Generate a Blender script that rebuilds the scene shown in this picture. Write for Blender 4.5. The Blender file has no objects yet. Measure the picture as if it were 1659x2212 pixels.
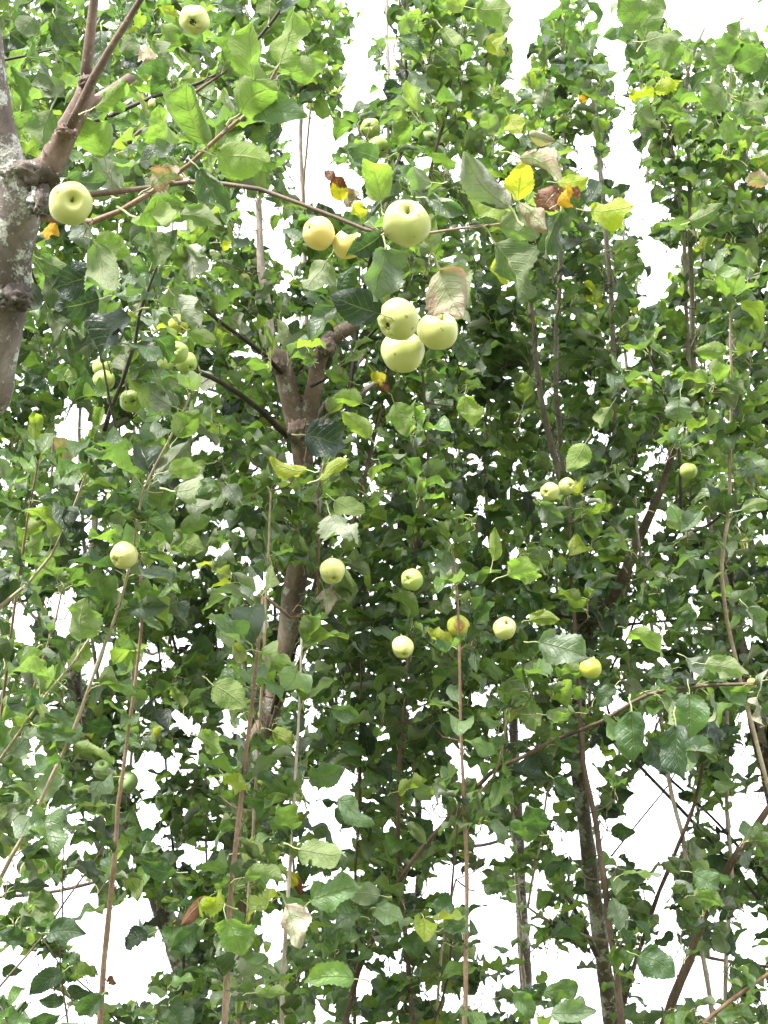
import bpy, math, random
import numpy as np
from mathutils import Vector, Matrix, noise
R = math.radians
rnd = random.Random(7)
C = bpy.context.scene.collection
SC = bpy.context.scene

# ------------------------------------------------------------------ camera, world, sun, exposure
FPX = 3039.0; CX, CY = 829.5, 1106.0
PITCH = R(30); CAMP = Vector((0, 0, 1.6))
FW = Vector((0, math.cos(PITCH), math.sin(PITCH))); UPV = Vector((0, -math.sin(PITCH), math.cos(PITCH))); RT = Vector((1, 0, 0))
cam = bpy.data.cameras.new('camera'); cam_o = bpy.data.objects.new('camera', cam); C.objects.link(cam_o)
cam.sensor_fit = 'VERTICAL'; cam.sensor_height = 24; cam.lens = 12 / math.tan(math.atan(1106 / FPX))
cam.dof.use_dof = True; cam.dof.focus_distance = 2.9; cam.dof.aperture_fstop = 9
cam.clip_start = 0.05; cam.clip_end = 3000
cam_o.location = CAMP; cam_o.rotation_euler = (R(90) + PITCH, 0, 0)
SC.camera = cam_o

SUN_EL, SUN_AZ = R(46), R(212)          # azimuth clockwise from +Y: behind the camera, to its left
w = bpy.data.worlds.new('World'); SC.world = w; w.use_nodes = True
nt = w.node_tree; nt.nodes.clear()
sky = nt.nodes.new('ShaderNodeTexSky'); sky.sky_type = 'NISHITA'; sky.sun_disc = False
sky.sun_elevation = SUN_EL; sky.sun_rotation = SUN_AZ; sky.air_density = 1.0; sky.dust_density = 3.0
tc = nt.nodes.new('ShaderNodeTexCoord'); nz = nt.nodes.new('ShaderNodeTexNoise'); nz.inputs['Scale'].default_value = 1.6; nz.inputs['Detail'].default_value = 5
cr = nt.nodes.new('ShaderNodeValToRGB'); cr.color_ramp.elements[0].position = .3; cr.color_ramp.elements[0].color = (.78, .78, .78, 1)
cr.color_ramp.elements[1].position = .6; cr.color_ramp.elements[1].color = (.95, .95, .95, 1)
mx = nt.nodes.new('ShaderNodeMix'); mx.data_type = 'RGBA'
bg = nt.nodes.new('ShaderNodeBackground'); bg.inputs['Strength'].default_value = 0.1
wo = nt.nodes.new('ShaderNodeOutputWorld')
nt.links.new(tc.outputs['Generated'], nz.inputs['Vector']); nt.links.new(nz.outputs['Fac'], cr.inputs['Fac'])
nt.links.new(cr.outputs['Color'], mx.inputs[0]); nt.links.new(sky.outputs['Color'], mx.inputs[6])
mx.inputs[7].default_value = (6.9, 6.95, 7.35, 1)      # bright even cloud cover
nt.links.new(mx.outputs[2], bg.inputs['Color']); nt.links.new(bg.outputs[0], wo.inputs['Surface'])

sun = bpy.data.lights.new('sun', 'SUN'); sun.energy = 2.6; sun.angle = R(11); sun.color = (1, .96, .88)
sun_o = bpy.data.objects.new('sun', sun); C.objects.link(sun_o)
sdir = Vector((math.sin(SUN_AZ) * math.cos(SUN_EL), math.cos(SUN_AZ) * math.cos(SUN_EL), math.sin(SUN_EL)))
sun_o.rotation_euler = sdir.to_track_quat('Z', 'Y').to_euler()
sun_o.location = (0, 0, 12)
vs = SC.view_settings; vs.view_transform = 'Standard'; vs.look = 'None'; vs.gamma = 1; vs.exposure = 2.38
SC.render.engine = 'CYCLES'
SC.cycles.max_bounces = 8; SC.cycles.diffuse_bounces = 4; SC.cycles.transmission_bounces = 6; SC.cycles.glossy_bounces = 2

# ------------------------------------------------------------------ geometry of the view: pixel (1659 wide) + distance -> point, and back
def at(x, y, d):
    return CAMP + (FW + RT * ((x - CX) / FPX) - UPV * ((y - CY) / FPX)) * d
def proj(p):
    v = p - CAMP; d = v.dot(FW)
    return CX + FPX * v.dot(RT) / d, CY - FPX * v.dot(UPV) / d, d

# ------------------------------------------------------------------ materials
class NB:
    def __init__(s, name):
        s.m = bpy.data.materials.new(name); s.m.use_nodes = True; s.t = s.m.node_tree; s.t.nodes.clear()
        s.out = s.n('ShaderNodeOutputMaterial')
    def n(s, typ, **kw):
        o = s.t.nodes.new(typ)
        for k, v in kw.items(): setattr(o, k, v)
        return o
    def l(s, a, b): s.t.links.new(a, b)
    def put(s, sock, v):
        if isinstance(v, bpy.types.NodeSocket): s.l(v, sock)
        else: sock.default_value = v
    def math(s, op, a, b=0.0, c=None, clamp=False):
        m = s.n('ShaderNodeMath', operation=op, use_clamp=clamp); s.put(m.inputs[0], a); s.put(m.inputs[1], b)
        if c is not None: s.put(m.inputs[2], c)
        return m.outputs[0]
    def mix(s, f, a, b, blend='MIX'):
        m = s.n('ShaderNodeMix', data_type='RGBA', blend_type=blend); s.put(m.inputs[0], f)
        s.put(m.inputs[6], a if not isinstance(a, tuple) else (*a, 1)); s.put(m.inputs[7], b if not isinstance(b, tuple) else (*b, 1))
        return m.outputs[2]
    def ramp(s, f, stops, interp='LINEAR'):
        r = s.n('ShaderNodeValToRGB'); e = r.color_ramp.elements; r.color_ramp.interpolation = interp
        while len(e) < len(stops): e.new(.5)
        for q, (p, c) in zip(e, stops): q.position = p; q.color = (*c, 1) if len(c) == 3 else c
        s.put(r.inputs[0], f); return r.outputs[0]
    def noise(s, vec, scale, detail=3, rough=.55):
        q = s.n('ShaderNodeTexNoise'); q.inputs['Scale'].default_value = scale; q.inputs['Detail'].default_value = detail
        q.inputs['Roughness'].default_value = rough
        if vec is not None: s.l(vec, q.inputs['Vector'])
        return q.outputs['Fac']

def leaf_material(name, src, kind='green'):
    """two-sided leaf: glossy darker upper side, downy pale underside, light coming through; veins from the leaf's own uv"""
    b = NB(name)
    if src == 'object':
        oi = b.n('ShaderNodeObjectInfo'); tonec = oi.outputs['Color']
    else:
        a = b.n('ShaderNodeAttribute', attribute_name='tone'); tonec = a.outputs['Color']
    sep = b.n('ShaderNodeSeparateColor'); b.l(tonec, sep.inputs[0])
    tone, down, rv = sep.outputs[0], sep.outputs[1], sep.outputs[2]
    uv = b.n('ShaderNodeUVMap'); uv.uv_map = 'UVMap'
    sx = b.n('ShaderNodeSeparateXYZ'); b.l(uv.outputs[0], sx.inputs[0])
    u = b.math('ABSOLUTE', b.math('MULTIPLY', b.math('SUBTRACT', sx.outputs[0], .5), 2.0))
    v = sx.outputs[1]
    # side veins run up and outwards from the midrib
    f = b.math('FRACT', b.math('MULTIPLY', b.math('SUBTRACT', v, b.math('MULTIPLY', u, .30)), 7.0))
    sv = b.math('SUBTRACT', 1.0, b.math('MULTIPLY', b.math('ABSOLUTE', b.math('SUBTRACT', f, .5)), 9.0), clamp=True)
    sv = b.math('MULTIPLY', sv, b.math('SUBTRACT', 1.0, b.math('MULTIPLY', u, .75)))
    mid = b.math('SUBTRACT', 1.0, b.math('MULTIPLY', u, 17.0), clamp=True)
    vein = b.math('MAXIMUM', b.math('MULTIPLY', sv, .55), mid)
    comb = b.n('ShaderNodeCombineXYZ'); b.l(sx.outputs[0], comb.inputs[0]); b.l(v, comb.inputs[1]); b.l(b.math('MULTIPLY', rv, 37.0), comb.inputs[2])
    n1 = b.noise(comb.outputs[0], 3.0, 4); n2 = b.noise(comb.outputs[0], 22.0, 2)
    n3 = b.noise(comb.outputs[0], 9.0, 3)
    mott = b.ramp(n1, [(.3, (.78, .8, .75)), (.7, (1.18, 1.15, 1.2))])
    if kind == 'green':
        top = b.ramp(tone, [(0, (.012, .026, .020)), (.3, (.027, .058, .027)), (.6, (.055, .112, .034)), (.85, (.095, .175, .042)), (1, (.22, .28, .035))])
        und = b.ramp(tone, [(0, (.055, .075, .052)), (.5, (.14, .175, .08)), (.85, (.20, .255, .09)), (1, (.30, .33, .07))])
        tra = b.ramp(tone, [(0, (.025, .05, .018)), (.4, (.095, .22, .035)), (.8, (.27, .48, .055)), (1, (.58, .66, .035))])
    elif kind == 'yellow':
        top = b.mix(b.ramp(n3, [(.42, (0, 0, 0)), (.6, (1, 1, 1))]), (.50, .33, .03), (.42, .20, .03)); und = top; tra = b.mix(n1, (.75, .55, .03), (.6, .3, .03))
    elif kind == 'yellowgreen':
        top = b.mix(b.ramp(n3, [(.5, (0, 0, 0)), (.66, (1, 1, 1))]), (.17, .25, .04), (.30, .33, .045)); und = b.mix(n3, (.22, .29, .07), (.32, .36, .08)); tra = b.mix(n3, (.34, .54, .02), (.58, .66, .02))
    elif kind == 'yellowbrown':
        k = b.ramp(b.math('ADD', b.math('MULTIPLY', n1, .55), b.math('MULTIPLY', v, .5)), [(.48, (0, 0, 0)), (.56, (1, 1, 1))])
        top = b.mix(k, (.50, .46, .04), (.16, .062, .035)); und = top; tra = b.mix(k, (.75, .7, .03), (.14, .05, .02))
    elif kind == 'brown':
        top = b.mix(n3, (.13, .055, .035), (.28, .14, .085)); und = top; tra = b.mix(n3, (.12, .04, .02), (.25, .1, .04))
    else:  # withered: beige and dusty pink with green remains
        k = b.ramp(b.math('ADD', b.math('MULTIPLY', n1, .9), b.math('MULTIPLY', u, .45)), [(.52, (0, 0, 0)), (.74, (1, 1, 1))])
        k2 = b.ramp(n3, [(.56, (0, 0, 0)), (.63, (1, 1, 1))])
        pk = b.mix(k2, (.40, .29, .215), (.19, .10, .07))
        top = b.mix(k, (.26, .28, .13), pk); und = b.mix(k, (.34, .35, .20), pk); tra = b.mix(k, (.26, .32, .07), (.36, .17, .08))
    top = b.mix(1.0, top, mott, 'MULTIPLY')
    top = b.mix(b.math('MULTIPLY', down, .6), top, (.24, .27, .22))          # some upper sides paler and greyer
    top = b.mix(b.math('MULTIPLY', vein, .45), top, (.16, .22, .08))
    und = b.mix(b.math('MULTIPLY', down, .85), und, (.44, .46, .38))            # downy undersides
    und = b.mix(b.math('MULTIPLY', vein, .6), und, (.42, .43, .27))
    und = b.mix(.6, und, mott, 'MULTIPLY')
    # insect specks
    spk = b.ramp(b.noise(comb.outputs[0], 15.0, 1), [(.735, (0, 0, 0)), (.77, (1, 1, 1))])
    top = b.mix(b.math('MULTIPLY', spk, .7), top, (.10, .05, .025)); und = b.mix(b.math('MULTIPLY', spk, .5), und, (.13, .08, .04))
    tra = b.mix(b.math('MULTIPLY', vein, .5), tra, (.40, .50, .10)); tra = b.mix(b.math('MULTIPLY', down, .4), tra, (.14, .2, .06))
    tra = b.mix(.8, tra, mott, 'MULTIPLY')
    geo = b.n('ShaderNodeNewGeometry')
    base = b.mix(geo.outputs['Backfacing'], top, und)
    bump = b.n('ShaderNodeBump'); bump.inputs['Strength'].default_value = .8; bump.inputs['Distance'].default_value = .003
    h = b.math('ADD', b.math('MULTIPLY', n2, .5), b.math('MULTIPLY', vein, -.9))
    h = b.math('ADD', h, b.math('MULTIPLY', n3, .8)); b.l(h, bump.inputs['Height'])
    p = b.n('ShaderNodeBsdfPrincipled'); b.l(base, p.inputs['Base Color'])
    b.l(b.math('ADD', b.math('MULTIPLY', geo.outputs['Backfacing'], .33), b.math('ADD', .31, b.math('MULTIPLY', n1, .16))), p.inputs['Roughness'])
    b.l(b.math('SUBTRACT', .5, b.math('MULTIPLY', geo.outputs['Backfacing'], .35)), p.inputs['Specular IOR Level'])
    b.l(bump.outputs[0], p.inputs['Normal'])
    tr = b.n('ShaderNodeBsdfTranslucent'); b.l(tra, tr.inputs[0]); b.l(bump.outputs[0], tr.inputs['Normal'])
    ms = b.n('ShaderNodeMixShader'); ms.inputs[0].default_value = .42
    b.l(p.outputs[0], ms.inputs[1]); b.l(tr.outputs[0], ms.inputs[2]); b.l(ms.outputs[0], b.out.inputs[0])
    return b.m
LM = {k: leaf_material('leaf_' + k, 'object', k) for k in ('green', 'yellow', 'yellowgreen', 'yellowbrown', 'brown', 'withered')}
LM_STUFF = leaf_material('foliage_green', 'geometry', 'green')

def simple(name, col, rough=.6, bumpscale=None):
    b = NB(name); p = b.n('ShaderNodeBsdfPrincipled'); tcd = b.n('ShaderNodeTexCoord')
    n = b.noise(tcd.outputs['Object'], 60, 3)
    b.l(b.mix(n, tuple(c * .75 for c in col), tuple(min(1, c * 1.25) for c in col)), p.inputs['Base Color'])
    p.inputs['Roughness'].default_value = rough; b.l(p.outputs[0], b.out.inputs[0]); return b.m
M_PET = simple('petiole', (.30, .34, .15))

def bark(name, c0, c1, c2, lichen=0.0, lent=.5, scale=1.0, rough=.8, bs=.4):
    b = NB(name); tcd = b.n('ShaderNodeTexCoord'); P = tcd.outputs['Object']
    mp = b.n('ShaderNodeMapping'); mp.inputs['Scale'].default_value = (1, 1, .35); b.l(P, mp.inputs[0])
    n1 = b.noise(mp.outputs[0], 9 * scale, 4); n2 = b.noise(mp.outputs[0], 70 * scale, 5, .7); n3 = b.noise(P, 240 * scale, 2)
    col = b.ramp(n1, [(.3, c0), (.52, c1), (.72, c2)])
    col = b.mix(1, col, b.ramp(n2, [(.3, (.62, .6, .58)), (.7, (1.25, 1.25, 1.25))]), 'MULTIPLY')
    vo = b.n('ShaderNodeTexVoronoi'); vo.inputs['Scale'].default_value = 75 * scale; b.l(P, vo.inputs['Vector'])
    sel = b.n('ShaderNodeSeparateColor'); b.l(vo.outputs['Color'], sel.inputs[0])
    dot = b.math('MULTIPLY', b.math('LESS_THAN', vo.outputs['Distance'], .17), b.math('GREATER_THAN', sel.outputs[0], .55))
    col = b.mix(b.math('MULTIPLY', dot, lent), col, (.42, .36, .29))
    h = b.math('ADD', b.math('MULTIPLY', n2, 1.0), b.math('MULTIPLY', dot, .6))
    if lichen:
        ln = b.noise(P, 16 * scale, 6, .78); lm = b.ramp(ln, [(.60 - lichen * .16, (0, 0, 0)), (.66 - lichen * .16, (1, 1, 1))])
        lc = b.ramp(n3, [(.3, (.22, .215, .19)), (.6, (.54, .54, .50))])
        col = b.mix(lm, col, lc); h = b.math('ADD', h, b.math('MULTIPLY', lm, b.math('ADD', .6, n3)))
    bp = b.n('ShaderNodeBump'); bp.inputs['Strength'].default_value = bs; bp.inputs['Distance'].default_value = .004; b.l(h, bp.inputs['Height'])
    p = b.n('ShaderNodeBsdfPrincipled'); b.l(col, p.inputs['Base Color']); p.inputs['Roughness'].default_value = rough; b.l(bp.outputs[0], p.inputs['Normal'])
    b.l(p.outputs[0], b.out.inputs[0]); return b.m
BK = {
 'trunk': bark('bark_trunk', (.055, .043, .038), (.15, .12, .108), (.31, .275, .25), lichen=.6, lent=.6, bs=.8),
 'limb':  bark('bark_limb', (.13, .085, .07), (.25, .18, .15), (.40, .32, .275), lichen=.25, lent=.7, bs=.6),
 'far':   bark('bark_far', (.05, .04, .034), (.11, .085, .07), (.24, .21, .18), lichen=.6, lent=.3, bs=.8),
 'brown': bark('bark_brown', (.065, .04, .03), (.125, .08, .06), (.19, .13, .10), lichen=.0, lent=.5, scale=1.5, rough=.65),
 'red':   bark('bark_red', (.15, .085, .055), (.24, .15, .10), (.33, .235, .17), lichen=.0, lent=.8, scale=1.8, rough=.6),
 'tan':   bark('bark_tan', (.26, .19, .14), (.38, .30, .22), (.50, .42, .33), lichen=.0, lent=.6, scale=1.8, rough=.7),
 'pale':  bark('bark_pale', (.30, .24, .21), (.44, .37, .34), (.58, .52, .49), lichen=.0, lent=.5, scale=1.5, rough=.75),
 'dark':  bark('bark_dark', (.025, .018, .015), (.05, .037, .03), (.09, .07, .058), lichen=.0, lent=.35, scale=1.5, rough=.7),
}
def apple_material(name, c_pale, c_deep, c_cav, speck=.5, rot=0.0):
    b = NB(name); tcd = b.n('ShaderNodeTexCoord'); P = tcd.outputs['Object']
    s = b.n('ShaderNodeSeparateXYZ'); b.l(P, s.inputs[0])
    oi = b.n('ShaderNodeObjectInfo'); va = b.n('ShaderNodeVectorMath', operation='ADD'); b.l(P, va.inputs[0]); cx_ = b.n('ShaderNodeCombineXYZ')
    b.l(b.math('MULTIPLY', oi.outputs['Random'], 5.0), cx_.inputs[0]); b.l(oi.outputs['Random'], cx_.inputs[1]); b.l(cx_.outputs[0], va.inputs[1])
    n1 = b.noise(va.outputs[0], 26, 4); n2 = b.noise(P, 160, 2)
    col = b.mix(b.ramp(n1, [(.35, (0, 0, 0)), (.65, (1, 1, 1))]), c_deep, c_pale)  # noise mottles the skin between a paler and a deeper tone
    blush = b.ramp(b.noise(va.outputs[0], 14, 5, .65), [(.54, (0, 0, 0)), (.74, (1, 1, 1))]); col = b.mix(b.math('MULTIPLY', blush, .45), col, tuple(q * w_ for q, w_ in zip(c_pale, (1.08, .86, .62))))
    scab = b.ramp(b.noise(va.outputs[0], 70, 2), [(.665, (0, 0, 0)), (.70, (1, 1, 1))]); col = b.mix(b.math('MULTIPLY', scab, .75), col, (.20, .15, .06))
    r2 = b.math('ADD', b.math('MULTIPLY', s.outputs[0], s.outputs[0]), b.math('MULTIPLY', s.outputs[1], s.outputs[1]))
    cav = b.math('SUBTRACT', 1.0, b.math('MULTIPLY', b.math('SQRT', r2), 68.0), clamp=True)   # greener skin round both ends
    cav = b.math('ADD', cav, b.math('MULTIPLY', b.math('SUBTRACT', n1, .5), .4), clamp=True)
    col = b.mix(cav, col, c_cav)
    cc = b.math('SUBTRACT', 1.0, b.math('MULTIPLY', b.math('SQRT', r2), 190.0), clamp=True); col = b.mix(b.math('MULTIPLY', cc, .8), col, (.17, .13, .05))
    vo = b.n('ShaderNodeTexVoronoi'); vo.inputs['Scale'].default_value = 210; b.l(P, vo.inputs['Vector'])
    dot = b.math('LESS_THAN', vo.outputs['Distance'], .16)
    col = b.mix(b.math('MULTIPLY', dot, speck * .5), col, (.33, .36, .13))
    if rot:
        k = b.ramp(b.math('ADD', b.math('MULTIPLY', s.outputs[2], 16.0), b.math('MULTIPLY', b.noise(P, 48, 5, .7), 1.0)), [(.10, (1, 1, 1)), (.28, (0, 0, 0))])
        col = b.mix(b.math('MULTIPLY', k, rot), col, b.mix(b.ramp(n2, [(.4, (0, 0, 0)), (.6, (1, 1, 1))]), (.20, .15, .05), (.34, .30, .12)))
    bp = b.n('ShaderNodeBump'); bp.inputs['Strength'].default_value = .12; bp.inputs['Distance'].default_value = .001; b.l(n2, bp.inputs['Height'])
    p = b.n('ShaderNodeBsdfPrincipled'); b.l(col, p.inputs['Base Color']); p.inputs['Roughness'].default_value = .42
    p.inputs['Specular IOR Level'].default_value = .4; p.inputs['Subsurface Weight'].default_value = .12
    p.inputs['Subsurface Radius'].default_value = (.01, .01, .004); b.l(bp.outputs[0], p.inputs['Normal'])
    b.l(p.outputs[0], b.out.inputs[0]); return b.m
AM = {
 'pale': apple_material('apple_pale', (.51, .51, .21), (.42, .46, .15), (.40, .44, .10)),
 'speck': apple_material('apple_speckled', (.51, .51, .21), (.42, .46, .15), (.40, .44, .12), rot=.75),
 'green': apple_material('apple_green', (.38, .46, .13), (.30, .39, .10), (.20, .32, .06)),
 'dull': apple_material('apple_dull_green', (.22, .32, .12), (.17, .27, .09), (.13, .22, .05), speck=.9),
 'yellow': apple_material('apple_yellow', (.68, .53, .18), (.60, .50, .15), (.48, .46, .14)),
 'yellowgreen': apple_material('apple_yellow_green', (.47, .47, .08), (.36, .42, .07), (.3, .36, .05)),
}
M_BROWN = simple('dry_brown', (.07, .045, .025), .9)
M_ROT = simple('rotten_patch', (.40, .20, .04), .7)
M_STEM = simple('fruit_stem', (.14, .12, .05), .7)

# ------------------------------------------------------------------ mesh helpers
def mesh_from(name, V, F, mats, uv=None, mi=None, smooth=True, tone=None):
    me = bpy.data.meshes.new(name); me.from_pydata([tuple(v) for v in V], [], F)
    for m in mats: me.materials.append(m)
    if uv is not None:
        l = me.uv_layers.new(name='UVMap'); idx = np.empty(len(me.loops), dtype=np.int32); me.loops.foreach_get('vertex_index', idx)
        l.data.foreach_set('uv', np.asarray(uv, dtype=np.float32)[idx].ravel())
    if mi is not None: me.polygons.foreach_set('material_index', np.asarray(mi, dtype=np.int32))
    if smooth: me.polygons.foreach_set('use_smooth', np.ones(len(F), dtype=bool))
    me.update(); return me
def link(name, data, parent=None, **props):
    o = bpy.data.objects.new(name, data); C.objects.link(o)
    if parent is not None: o.parent = parent
    for k, v in props.items(): o[k] = v
    return o

def catmull(P, R_, step):
    """P: list of Vectors, R_: radii -> resampled"""
    out, ro = [], []
    n = len(P)
    for i in range(n - 1):
        p0 = P[i - 1] if i > 0 else P[i] * 2 - P[i + 1]; p1 = P[i]; p2 = P[i + 1]; p3 = P[i + 2] if i + 2 < n else P[i + 1] * 2 - P[i]
        m = max(1, int((p2 - p1).length / step))
        for k in range(m):
            t = k / m; t2, t3 = t * t, t * t * t
            out.append(.5 * ((2 * p1) + (p2 - p0) * t + (2 * p0 - 5 * p1 + 4 * p2 - p3) * t2 + (3 * p1 - p0 - 3 * p2 + p3) * t3))
            ro.append(R_[i] * (1 - t) + R_[i + 1] * t)
    out.append(P[-1].copy()); ro.append(R_[-1]); return out, ro

def tube(P, rad, n=7, V=None, F=None, bumpy=0.0, seed=0, tip=True):
    V = [] if V is None else V; F = [] if F is None else F
    t = (P[1] - P[0]).normalized(); a = t.orthogonal().normalized(); base = len(V)
    for i, p in enumerate(P):
        tt = (P[min(i + 1, len(P) - 1)] - P[max(i - 1, 0)]).normalized()
        a = (a - tt * a.dot(tt)).normalized(); bb = tt.cross(a)
        for k in range(n):
            an = 2 * math.pi * k / n; d = a * math.cos(an) + bb * math.sin(an); r = rad[i]
            if bumpy:
                q = p + d * r
                r *= 1 + bumpy * noise.noise(q * 14 + Vector((seed, 0, 0))) + bumpy * .6 * noise.noise(q * 42 + Vector((0, seed, 0)))
            V.append(p + d * r)
    m = len(P)
    for i in range(m - 1):
        for k in range(n):
            k2 = (k + 1) % n
            F.append((base + i * n + k, base + i * n + k2, base + (i + 1) * n + k2, base + (i + 1) * n + k))
    if tip:
        V.append(P[-1] + (P[-1] - P[-2]).normalized() * rad[-1] * .8); c = len(V) - 1
        for k in range(n): F.append((base + (m - 1) * n + k, base + (m - 1) * n + (k + 1) % n, c))
        V.append(P[0] - (P[1] - P[0]).normalized() * rad[0] * .3); c = len(V) - 1
        for k in range(n): F.append((base + (k + 1) % n, base + k, c))
    return V, F

# ------------------------------------------------------------------ leaf shapes
def leaf_shape(seed, nu, nv, W=.68, fold=.25, roll=0.0, curl=.3, wave=.05, twist=0.0, serr=.05, asym=0.0, pet=.32, cup_tip=0.0, bite=0):
    """unit-length blade from y=0; petiole runs below 0. x across, z the upper side"""
    g = random.Random(seed); ph = [g.uniform(0, 6.28) for _ in range(6)]
    V, UV, F, MI = [], [], [], []
    # midrib path bends about x: angle grows along the blade
    pts = []; y = z = 0.0; N = nu * 4; ang = 0.0; st = 1.0 / N
    for i in range(N + 1):
        pts.append((y, z, ang)); t = i / N
        ang = -curl * (t ** 1.3) - cup_tip * max(0, t - .7) * 6 + .12 * math.sin(5 * t + ph[5])
        y += math.cos(ang) * st; z += math.sin(ang) * st
    sag = g.uniform(-.08, .08)
    for i in range(nu + 1):
        t = i / nu; py, pz, pa = pts[i * 4]
        prof = (math.sin(math.pi * min(1, t * .97 + .015) ** .74)) ** .70 * (1 - .35 * max(0, t - .72) / .28)
        hw = W * .5 * max(.012, prof) * (1 if 0 < i < nu else .05 if i == nu else .14)
        tw = twist * t; cx = sag * math.sin(math.pi * t)
        for j in range(-nv, nv + 1):
            s = j / nv; side = 1 if j >= 0 else -1; a = abs(s)
            hws = hw * (1 + asym * side)
            if abs(j) == nv and 0 < i < nu: hws *= 1 + serr * (1 if i % 2 else -1) + serr * .8 * g.uniform(-1, 1)
            if bite and abs(j) == nv and side == (1 if bite > 0 else -1) and i in (abs(bite), abs(bite) + 1): hws *= .55
            # walk across: slope starts at fold and winds on with roll
            x = zc = 0.0; K = 6; rl = roll * (1 + .45 * math.sin(4 * t + ph[1] + side))
            for q in range(K):
                sm = a * (q + .5) / K; th = fold + rl * sm ** 1.6
                x += math.cos(th) * hws * a / K; zc += math.sin(th) * hws * a / K
            zc += wave * W * a * a * math.sin(11 * t + ph[2] + (1.9 if side > 0 else 0)) + wave * .5 * math.sin(7 * t + ph[3] + 3 * s) * a
            zc += hw * (.16 * noise.noise(Vector((s * 1.6 * side * side, t * 5.5, seed * 1.7))) + .07 * noise.noise(Vector((s * 4, t * 12, seed * 2.3))))
            x *= side
            x2 = x * math.cos(tw) - zc * math.sin(tw); z2 = x * math.sin(tw) + zc * math.cos(tw)
            V.append(Vector((x2 + cx, py - math.sin(pa) * z2, pz + math.cos(pa) * z2))); UV.append((.5 + .5 * s, t))
    w_ = 2 * nv + 1
    for i in range(nu):
        for j in range(w_ - 1):
            a_ = i * w_ + j; F.append((a_, a_ + 1, a_ + w_ + 1, a_ + w_)); MI.append(0)
    # petiole: three-sided, arched
    if pet:
        P = [Vector((0, .03, -.004)), Vector((0, -.3 * pet, -.02)), Vector((0.02, -.7 * pet, -.10 * pet - .03)), Vector((0.0, -pet, -.35 * pet - .03))]
        b0 = len(V); V2, F2 = tube(P, [.013, .0135, .015, .02], 3, [], [], tip=False)
        V += V2; UV += [(.5, .5)] * len(V2)
        for f in F2: F.append(tuple(q + b0 for q in f)); MI.append(1)
    return V, F, UV, MI
# styles: lists of parameter sets
STY = {
 'flat': [dict(fold=.15, roll=.3, curl=.25, wave=.10), dict(fold=.08, roll=-.4, curl=.5, wave=.12, twist=.3), dict(fold=.25, roll=.5, curl=.1, wave=.14, twist=-.35), dict(fold=.1, roll=.7, curl=-.4, wave=.13, twist=.15, bite=5)],
 'fold': [dict(fold=.55, roll=.3, curl=.35, wave=.13), dict(fold=.75, roll=-.2, curl=.6, wave=.16, twist=.5), dict(fold=.45, roll=.9, curl=.15, wave=.16, twist=-.4), dict(fold=.6, roll=-.9, curl=.9, wave=.14, twist=.2, bite=-6)],
 'roll': [dict(fold=.15, roll=2.1, curl=.3, wave=.13), dict(fold=.05, roll=-1.9, curl=.45, wave=.15, twist=.3), dict(fold=.3, roll=2.6, curl=.6, wave=.08, asym=.15), dict(fold=.0, roll=1.6, curl=.9, wave=.1, twist=-.4)],
 'curl': [dict(fold=.3, roll=.3, curl=1.6, wave=.1, twist=.5), dict(fold=.2, roll=.9, curl=1.2, wave=.12, twist=-.7, cup_tip=.5), dict(fold=.4, roll=-.6, curl=2.0, wave=.1, twist=.3), dict(fold=.35, roll=.8, curl=-.9, wave=.12, twist=-.3)],
 'pucker': [dict(fold=.1, roll=1.0, curl=1.0, wave=.2, serr=.12), dict(fold=.2, roll=-1.3, curl=1.2, wave=.22, twist=.6, serr=.12)],
}
LEAFM, LEAFV = {}, {}
vid = 0
for sty, ps in STY.items():
    for k, p in enumerate(ps):
        for W in (.52, .66, .84):
            vid += 1; q = dict(p); q['serr'] = q.get('serr', .045)
            V, F, UV, MI = leaf_shape(vid * 13, 22, 3, W=W, **q)
            LEAFM[(sty, k, W, 'hi')] = mesh_from('leaf', V, F, [LM['green'], M_PET], UV, MI)
            if 'bite' in q: q['bite'] = int(math.copysign(3, q['bite']))
            q['serr'] *= .5
            V, F, UV, MI = leaf_shape(vid * 13, 9, 2, W=W, **q)
            LEAFM[(sty, k, W, 'mid')] = mesh_from('leaf', V, F, [LM['green'], M_PET], UV, MI)
            V, F, UV, MI = leaf_shape(vid * 13, 8, 2, W=W, **q)
            LEAFV[(sty, k, W)] = (np.array([tuple(v) for v in V]), F, np.array(UV), MI)
ODDM = {}
def leaf_mesh(sty, k, W, res, kind):
    if kind == 'green': return LEAFM[(sty, k, W, res)]
    key = (sty, k, W, kind)
    if key not in ODDM:
        me = LEAFM[(sty, k, W, 'hi')].copy(); me.materials[0] = LM[kind]; ODDM[key] = me
    return ODDM[key]

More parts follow.
